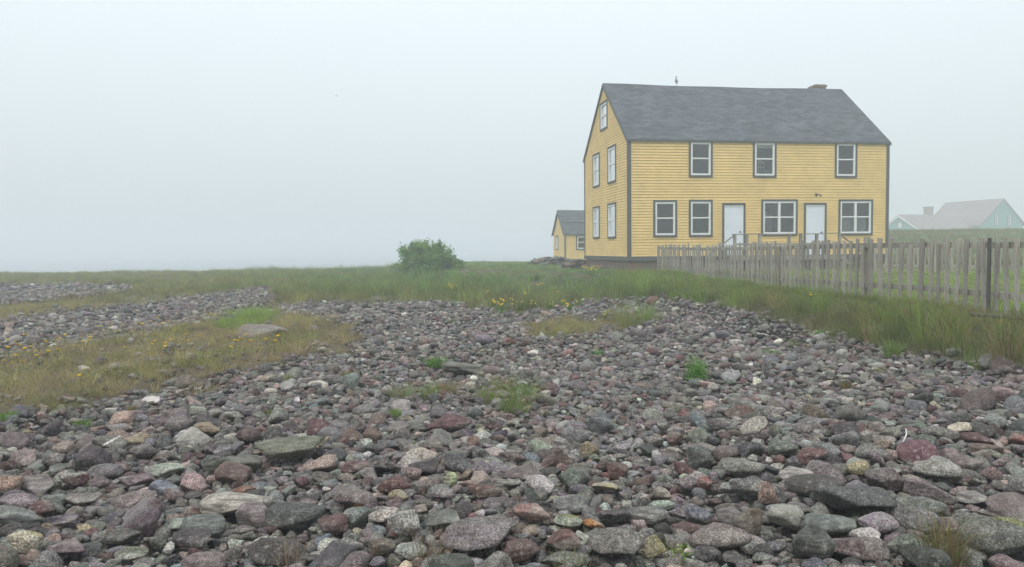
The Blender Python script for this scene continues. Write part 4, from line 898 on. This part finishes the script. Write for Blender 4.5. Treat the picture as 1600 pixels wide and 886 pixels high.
# lawn inside the fence
x, y = sample(30000, 9, 46, 1.0); k = ~left_of_fence(x, y) & inpoly(x, y, PLAT) & ~in_house(x, y) & (x / y > .15)
x, y = x[k], y[k]; w = wav(x, y, 3, 2); t = np.clip(.5 + .4 * w, 0, 1)[:, None]; cols = LIME * 1.35 * t + (OLIVE * 1.6) * (1 - t)
grass_field('lawn_grass', 'short bright green lawn behind the picket fence', np.stack([x, y], 1), np.clip(.09 + .02 * w, .04, .15), cols, 16, .2, .012, 34)
# rough grass on the rise
x, y = sample(14000, 28, 80, .95); k = (x / y > .40) & (y > 30) & ~in_house(x, y, .5); x, y = x[k], y[k]; w = wav(x, y, 5, 2)[:, None]
cols = OLIVE * (1 + .2 * w) * .9
grass_field('hill_grass', 'rough dull grass on the rise below the teal house', np.stack([x, y], 1), np.full(len(x), .4), cols, 16, .4, .03, 35)

# ---------------------------------------------------------------- small plants
def tri_obj(name, V, T, cols, label, cat, group=None):
    V = np.array(V, float); o0 = V.mean(0); o0[2] = V[:, 2].min(); 
    o = tri_mesh(name, V - o0, np.array(T), M_LEAF, np.clip(np.array(cols, float), 0, 1), smooth=False); o.location = o0; return tag(o, label, cat, group)
def blades(px, py, w, h, n, cols, wd, lean, seed):
    r = np.random.default_rng(seed); x, y, z = hit(px, py); sc = math.hypot(y, EYE - z) / F
    V, T, bc, bt = clump(n, w * sc * .28, h * sc, wd, r, lean); V = V + np.array([x, y, z + .04]); c = np.array(cols)[r.integers(0, len(cols), n)]
    return V, T, np.repeat(c, 5, 0) * bc
def leaves(px, py, w, h, n, cols, ls, seed, stems=True, squash=1.0):
    """mound of small pointed leaves on stems"""
    r = np.random.default_rng(seed); x, y, z = hit(px, py); sc = math.hypot(y, EYE - z) / F; a, b = w * sc / 2, h * sc
    D = r.normal(size=(n, 3)); D /= np.linalg.norm(D, axis=1)[:, None]; D[:, 2] = np.abs(D[:, 2]); q = r.uniform(.45, 1, n)[:, None] * (1 + .15 * np.sin(D[:, [0]] * 7 + D[:, [1]] * 5))
    P = D * q * np.array([a, a, b * squash]) + np.array([x, y, z + .03])
    u = r.normal(size=(n, 3)); u /= np.linalg.norm(u, axis=1)[:, None]; v = np.cross(u, D); v /= np.linalg.norm(v, axis=1)[:, None] + 1e-9
    L = ls * r.uniform(.6, 1.3, (n, 1)); V = np.stack([P - u * L, P + v * L * .35, P + u * L, P - v * L * .35], 1).reshape(-1, 3)
    T = (np.array([[0, 1, 2], [0, 2, 3]])[None] + (np.arange(n) * 4)[:, None, None]).reshape(-1, 3)
    c = np.repeat(np.array(cols)[r.integers(0, len(cols), n)] * (1 + r.normal(0, .18, (n, 1))), 4, 0)
    return V, T, c
def merge(parts):
    off = 0; V, T, Cc = [], [], []
    for v, t, c in parts: V.append(v); T.append(np.array(t) + off); Cc.append(c); off += len(v)
    return np.concatenate(V), np.concatenate(T), np.concatenate(Cc)
def plant(name, label, cat, parts, group=None):
    V, T, c = merge(parts); return tri_obj(name, V, T, c, label, cat, group)
G1, G2, G3, RD, DRY, YG = (.10, .26, .03), (.07, .18, .03), (.16, .32, .05), (.25, .08, .05), (.27, .21, .11), (.2, .24, .06)
plant('leafy_plant', 'round bushy green plant standing alone on the cobbles', 'plant', [leaves(1088, 597, 44, 42, 1100, [G1, G2, G3], .016, 1), blades(1088, 598, 24, 30, 60, [G2, G3], .006, .3, 2)])
plant('fern_tuft', 'bright green feathery tuft beside the flat grey slab', 'plant', [blades(682, 577, 44, 22, 160, [G1, G3, G2], .008, .9, 3), leaves(682, 577, 34, 16, 300, [G1, G3], .014, 4)])
plant('green_rosette', 'small green rosette just below the dry grass patch mid beach', 'plant', [leaves(935, 557, 26, 10, 260, [G1, G2], .014, 5)])
plant('red_tinged_plant', 'flat green plant with red tips near the bank', 'plant', [leaves(1202, 559, 38, 13, 380, [G1, G2, G1, RD], .014, 6)])
plant('green_rosette', 'tiny green rosette next to the red brown cobble mid beach', 'plant', [leaves(792, 542, 18, 9, 200, [G1, G3], .012, 7)])
plant('grass_tuft', 'green tuft with reddish stalks behind the cobbles near the dry grass', 'grass tuft', [blades(541, 600, 30, 22, 90, [G2, YG, RD], .006, .5, 8), blades(548, 598, 10, 34, 6, [RD], .006, .3, 9)])
plant('wispy_grass', 'wide wispy pale green grass spray in front of the grey slab', 'grass tuft', [blades(805, 650, 66, 52, 330, [YG, DRY, G3], .0028, .8, 10), blades(780, 612, 80, 30, 200, [DRY, YG], .0028, .9, 11), blades(760, 630, 70, 26, 240, [YG, DRY, G3], .0028, 1.0, 41), blades(820, 625, 60, 34, 260, [YG, G3], .0028, .9, 42)])
plant('wispy_grass', 'yellow green grass tuft with rust coloured stalks left of the wispy spray'.replace(' left of', ' near'), 'grass tuft', [blades(672, 627, 40, 32, 220, [YG, DRY, G3], .003, .7, 12), blades(686, 630, 20, 40, 10, [RD], .006, .8, 13), blades(630, 625, 70, 24, 260, [YG, DRY, G3], .003, .9, 14), blades(700, 618, 60, 22, 200, [YG, DRY], .003, 1.0, 43)])
plant('grass_tuft', 'small yellow green tuft behind the wine red boulder', 'grass tuft', [blades(617, 657, 26, 16, 90, [YG, G3], .005, .6, 15)])
plant('red_tinged_plant', 'wiry reddish plant on the cobbles below the bank', 'plant', [blades(1322, 615, 30, 20, 120, [RD, DRY, G2], .004, .7, 16)])
plant('grass_tuft', 'upright green tuft where the cobbles meet the bank', 'grass tuft', [blades(1282, 528, 22, 18, 120, [G1, G3], .008, .5, 17)])
plant('green_rosette', 'green rosette between the dark violet cobble and the wide flat slab', 'plant', [leaves(648, 705, 26, 10, 160, [G1, G2], .008, 18)])
plant('grass_tuft', 'green tuft growing behind the quartz veined cobble', 'grass tuft', [blades(130, 674, 34, 16, 140, [G1, YG], .004, .7, 19)])
plant('grass_tuft', 'green tuft at the edge of the dry grass by the frame edge', 'grass tuft', [blades(12, 662, 40, 16, 160, [G1, YG, G3], .005, .7, 20)])
plant('orange_moss_tuft', 'little tuft of orange dried moss in front of the rough pinkish boulder', 'plant', [blades(560, 806, 22, 16, 110, [(.35, .15, .04), DRY], .003, .7, 21)])
plant('orange_moss_tuft', 'orange brown moss tuft beside the white crystal cobble', 'plant', [blades(208, 648, 24, 12, 110, [(.3, .17, .05), DRY, YG], .004, .7, 22)])
plant('dark_shrublet', 'dark dead looking sprig with one green tip behind the domed grey boulder', 'plant', [leaves(1182, 664, 40, 20, 260, [(.06, .06, .04), (.09, .08, .05), G2], .011, 23)])
plant('tall_grass_clump', 'tall brown and green grass clump in front of the enormous lichen boulder', 'grass tuft', [blades(1475, 893, 86, 86, 260, [DRY, OLIVE, BROWN, (.12, .14, .05)], .0035, .45, 24)])
plant('grass_tuft', 'short green grass blades in front of the light pyramid boulder', 'grass tuft', [blades(1345, 838, 12, 34, 14, [YG, G3], .0032, .4, 25)])
plant('budded_plant', 'small leafy plant with one pale bud beside the large smooth boulder', 'plant', [leaves(1062, 884, 50, 30, 60, [G3, YG], .012, 26), blades(1055, 890, 60, 40, 26, [DRY, YG], .003, .4, 27), leaves(1061, 868, 10, 10, 30, [(.75, .78, .6)], .008, 28)])
plant('dry_grass_tuft', 'dry brown grass stalks in front of the domed green boulder', 'grass tuft', [blades(670, 896, 80, 70, 70, [DRY, BROWN, (.16, .14, .06)], .0028, .5, 29)])
plant('dry_grass_tuft', 'thin dry stalks in front of the dark bottom boulder', 'grass tuft', [blades(455, 896, 60, 50, 40, [DRY, BROWN], .0028, .5, 30)])
plant('dry_grass_tuft', 'thin dry yellow stalks in front of the split maroon boulder', 'grass tuft', [blades(890, 900, 90, 46, 44, [DRY, YG], .0026, .3, 31)])
plant('grass_tuft', 'bright tuft growing under the flat yellow cobble', 'grass tuft', [blades(1395, 560, 44, 30, 160, [YG, G3], .005, .6, 32)])
# scattered green tufts at the foot of the bank and far cobbles
tg = [(1370, 590), (705, 508), (1240, 545), (1530, 580), (1455, 575), (980, 515), (770, 500), (850, 500), (425, 655), (450, 600)]
for k, (a, b) in enumerate(tg):
    plant('grass_tuft', 'small wispy green tuft growing between cobbles', 'grass tuft', [blades(a, b, 24, 16, 60, [YG, G3, DRY], .004, .7, 60 + k)], 'wispy tufts between the cobbles')

# yellow flowers
hm = NG('petal_yellow'); M_PET = hm.done((.75, .50, .02), None, .6)
hm = NG('stem_green'); M_STEM = hm.done((.10, .12, .05), None, .7)
def flower_src(h, r_):
    st = MB().tube([(0, 0, -.02), (.01, .005, h * .5), (0, .01, h)], .004, 4); hd = MB()
    n = 12
    vs = [(0, .01, h + .006)]; 
    for k in range(n * 2): rr = r_ if k % 2 == 0 else r_ * .72; vs.append((rr * math.cos(k * math.pi / n), .01 + rr * math.sin(k * math.pi / n), h + .012 + (.004 if k % 2 else 0)))
    vs.append((0, .01, h - r_ * .45)); fs = [(0, 1 + k, 1 + (k + 1) % (2 * n)) for k in range(2 * n)] + [(2 * n + 1, 1 + (k + 1) % (2 * n), 1 + k) for k in range(2 * n)]
    hd.add(vs, fs); return st, hd
fl_px = [(22, 533), (13, 535), (73, 575), (4, 570), (23, 575), (40, 570), (46, 555), (58, 562), (60, 553), (73, 558), (90, 556), (17, 555), (36, 540), (26, 543), (35, 527), (44, 527), (133, 545), (140, 535), (130, 597), (88, 535),
 (218, 510), (226, 511), (256, 511), (238, 525), (236, 541), (247, 539), (271, 537), (258, 547), (234, 557), (266, 552), (292, 529), (300, 535), (312, 527), (217, 493), (236, 502), (172, 517), (162, 516), (125, 529), (122, 542), (134, 543),
 (367, 537), (371, 541), (374, 542), (390, 530), (418, 532), (422, 538), (442, 535), (357, 546), (328, 494), (248, 500), (152, 515), (100, 530), (92, 532), (197, 545), (179, 525), (189, 512), (160, 525), (70, 545), (50, 545), (30, 565), (395, 545), (430, 545), (436, 530), (205, 518), (275, 520), (285, 510), (262, 505)]
src = None
for k, (a, b) in enumerate(fl_px):
    x, y, z = hit(a, b + 14)
    hgt = .17
    if src is None:
        s, h = flower_src(.2, .026); root = empty('yellow_flower', (x, y, z)); so_ = s.build('stem', M_STEM, root); ho = h.build('flower_head', M_PET, root); src = (root, so_, ho)
    else:
        root = src[0].copy(); C.objects.link(root)
        for q in src[1:]: c_ = q.copy(); C.objects.link(c_); c_.parent = root
    root.location = (x, y, z); root.rotation_euler = (random.uniform(-.2, .35), random.uniform(-.2, .2), random.uniform(0, 6)); sc = random.uniform(.75, 1.25); root.scale = (sc, sc, sc)
    tag(root, 'single yellow flower on a thin stem at the dry grass patch', 'flower', 'yellow flowers of the dry grass')
def bloom(px, py, w, h, n, label, seed, grp=None):
    r = random.Random(seed); x, y, z = hit(px, py); s = math.hypot(y, EYE - z) / F; root = empty('flowering_plant', (x, y, z), label=label, cat='plant', group=grp)
    V, T, c = merge([blades(px, py, w, h, 60, [G2, G3, YG], .01, .3, seed)]); f = tri_mesh('foliage', V - np.array([x, y, z]), T, M_LEAF, np.clip(c, 0, 1), smooth=False, parent=root)
    m = MB()
    for k in range(n):
        cx, cy, cz = r.gauss(0, w * s * .28), r.gauss(0, w * s * .28), h * s * r.uniform(.6, 1.05); q = .022 + r.random() * .014
        m.add([(cx + q, cy, cz), (cx, cy + q, cz), (cx - q, cy, cz), (cx, cy - q, cz), (cx, cy, cz + q * .6), (cx, cy, cz - q * .6)], [(0, 1, 4), (1, 2, 4), (2, 3, 4), (3, 0, 4), (1, 0, 5), (2, 1, 5), (3, 2, 5), (0, 3, 5)])
    m.build('blossoms', M_PET, root)
bloom(925, 432, 26, 14, 26, 'yellow flowered plant at the corner of the house foundation', 201)
bloom(955, 441, 10, 10, 8, 'yellow flowered plant in the tall grass below the foundation', 202)
bloom(783, 492, 40, 26, 13, 'yellow flowered plant at the edge of the cobbles mid beach', 203)
bloom(705, 462, 14, 18, 12, 'yellow flowered plant in the tall grass in front of the bush', 204)
for k, (a, b) in enumerate([(812, 484), (835, 483), (860, 484), (880, 482), (905, 481), (760, 468), (845, 440), (728, 432), (716, 424), (945, 500), (1270, 470), (820, 470), (875, 470), (890, 487), (770, 482), (660, 428)]):
    bloom(a, b, 12, 14, 5, 'small yellow flowered plant among the grasses', 210 + k, 'small yellow flowering plants')

# ---------------------------------------------------------------- bush
bx, by, bz = hit(665, 427.5); by = min(by, 46)
bz = float(ground(bx, by)); sc = by / F
bush = empty('bush', (bx, by, bz), label='rounded green leafy bush standing in the fog at the crest', cat='bush')
br = MB(); r = np.random.default_rng(77); tips = []
half = 54 * sc; top = 50 * sc
for k in range(64):
    a = r.uniform(0, 6.283); e = r.uniform(0.12, 1.45); rad = r.uniform(.72, 1.0)
    lobes = 1 + .13 * math.sin(a * 3 + 1) + .1 * math.sin(a * 5 + e * 4)
    tx, ty, tz = half * rad * lobes * math.cos(e) * math.cos(a), half * .8 * rad * math.cos(e) * math.sin(a), top * (rad * math.sin(e) * .97 + .04)
    p0 = (r.normal(0, .12), r.normal(0, .12), -.1); m_ = (tx * .4 + r.normal(0, .08), ty * .4, tz * .55); br.tube([p0, m_, (tx, ty, tz)], [.03, .018, .006], 5); tips.append((p0, m_, (tx, ty, tz)))
br.build('branches', M_DARKWOOD, bush)
Vv, Tv, Cv = [], [], []; n = 0
for (p0, m_, t_) in tips:
    for q in range(8):
        f_ = r.uniform(.25, 1.06) if q else 1.02; c0 = np.array(m_) + (np.array(t_) - np.array(m_)) * f_ + r.normal(0, .13, 3) * np.array([1, 1, .8])
        cc = np.array([(.12, .26, .045), (.16, .30, .05), (.07, .17, .04), (.22, .34, .06)][r.integers(0, 4)])
        for l_ in range(36):
            P = c0 + r.normal(0, .10, 3); u = r.normal(size=3); u /= np.linalg.norm(u); v = np.cross(u, r.normal(size=3)); v /= np.linalg.norm(v); L = r.uniform(.04, .09)
            Vv += [P - u * L, P + v * L * .4, P + u * L, P - v * L * .4]; Tv += [(n, n + 1, n + 2), (n, n + 2, n + 3)]; Cv += [cc * r.uniform(.75, 1.25)] * 4; n += 4
tri_mesh('foliage', np.array(Vv), np.array(Tv), M_LEAF, np.clip(np.array(Cv), 0, 1), smooth=False, parent=bush)

# ---------------------------------------------------------------- stone heaps by the outbuilding
def heap(name, label, cat, x0, x1, yy, n, hh, seed, dep=.5):
    r = np.random.default_rng(seed); V, T, Cc = [], [], []; off = 0
    for k in range(n):
        a = r.uniform(.12, .26); p = rock(2, r) * np.array([a, a * .7, a * .45]); t = r.random()
        px_ = x0 + (x1 - x0) * t; lvl = r.random() ** 1.2 * hh * (1 - .5 * abs(2 * t - 1) ** 3); py_ = yy + r.normal(0, dep * .4)
        ang = r.uniform(-.4, .4); c, s = math.cos(ang), math.sin(ang); p = p @ np.array([[c, s, 0], [-s, c, 0], [0, 0, 1]])
        V.append(p + np.array([px_, py_, float(ground(px_, py_)) + lvl])); T.append(ICO[2][1] + off); off += len(p); Cc.append(np.tile(jit(ST[['grey', 'dark grey', 'brown', 'green grey'][r.integers(0, 4)]], r) * 1.05, (len(p), 1)))
    V = np.concatenate(V); o0 = np.array([(x0 + x1) / 2, yy, float(ground((x0 + x1) / 2, yy))])
    o = tri_mesh(name, V - o0, np.concatenate(T), M_STONE, np.concatenate(Cc)); o.location = o0; return tag(o, label, cat, kind='stuff')
a = at_depth(832, 410, 43); b = at_depth(895, 410, 43)
heap('rubble', 'low tumbled heap of field stones in front of the outbuilding', 'rubble', a[0], b[0], 43, 170, .45, 5, .9)
a = at_depth(882, 425, 34.5); b = at_depth(914, 425, 34.5)
heap('rubble', 'small pile of dark flat stones beside the house foundation', 'rubble', a[0], b[0], 34.5, 80, .42, 6, .4)

# ---------------------------------------------------------------- birds, stick, plank
M_GULL = plain('gull_feathers', (.42, .43, .45), .3, 9)
gx_, gz_ = facade_xy(1057, 135, HX, HY, YAW, YARD, off=DEP / 2)
gp = H(gx_, DEP / 2, ZR + .03)
bd = MB().tube([(.20, 0, .14), (.14, 0, .17), (.06, 0, .21), (-.02, 0, .25), (-.07, 0, .31), (-.085, 0, .38), (-.09, 0, .43), (-.10, 0, .47), (-.13, 0, .47), (-.17, 0, .455)], [(.012, .03), (.03, .04), (.075, .07), (.085, .08), (.06, .06), (.036, .036), (.034, .034), (.04, .036), (.02, .02), (.006, .006)], 12)
bd.tube([(0, .03, -.03), (0, .03, .16)], .007, 6).tube([(0, -.03, -.03), (0, -.03, .16)], .007, 6)
o = bd.build('gull', M_GULL, None, True); o.location = gp; o.scale = (.88,) * 3; o.rotation_euler = (0, 0, YAW + 1.0); tag(o, 'grey gull standing on the roof ridge of the yellow house', 'bird')
p = at_depth(526, 150, 52)
wg = MB().tube([(-.14, 0, 0), (-.05, 0, 0), (.04, 0, .01), (.11, 0, .015), (.15, 0, .01)], [.006, .03, .035, .022, .005], 8)
for s_ in (-1, 1): wg.add([(-.04, 0, .01), (.05, 0, .015), (.01, s_ * .12, .08), (-.04, s_ * .12, .075), (-.06, s_ * .26, .02), (-.04, 0, 0), (.05, 0, .005), (.01, s_ * .12, .07), (-.04, s_ * .12, .066), (-.06, s_ * .26, .015)], [(0, 1, 2, 3), (3, 2, 4), (5, 8, 7, 6), (8, 9, 7), (1, 6, 7, 2), (2, 7, 9, 4), (0, 3, 8, 5), (3, 4, 9, 8)])
o = wg.build('flying_bird', plain('hazed_feathers', (.6, .62, .64), .1, 9), None); o.scale = (.7,) * 3; o.location = p; o.rotation_euler = (0, 0, .5); tag(o, 'small bird flying in the fog over the grass', 'bird')  # feather colour paled so the haze of distance is painted in
x, y, z = hit(1410, 703); sc = y / F
o = MB().tube([(0, 0, 0), (.045, .03, .06), (.05, .05, .10)], [.006, .005, .004], 6).build('stick', M_WHITE, None, True); o.location = (x, y, z + .05); tag(o, 'thin bleached white stick propped between cobbles', 'stick')
x, y, z = hit(1588, 500)
o = MB().box((-.5, -.06, 0), (.5, .06, .03)).build('plank', M_DARKWOOD); o.location = (x, y, z + .01); o.rotation_euler = (.1, .06, -.5); tag(o, 'weathered loose plank lying at the foot of the picket fence', 'plank')
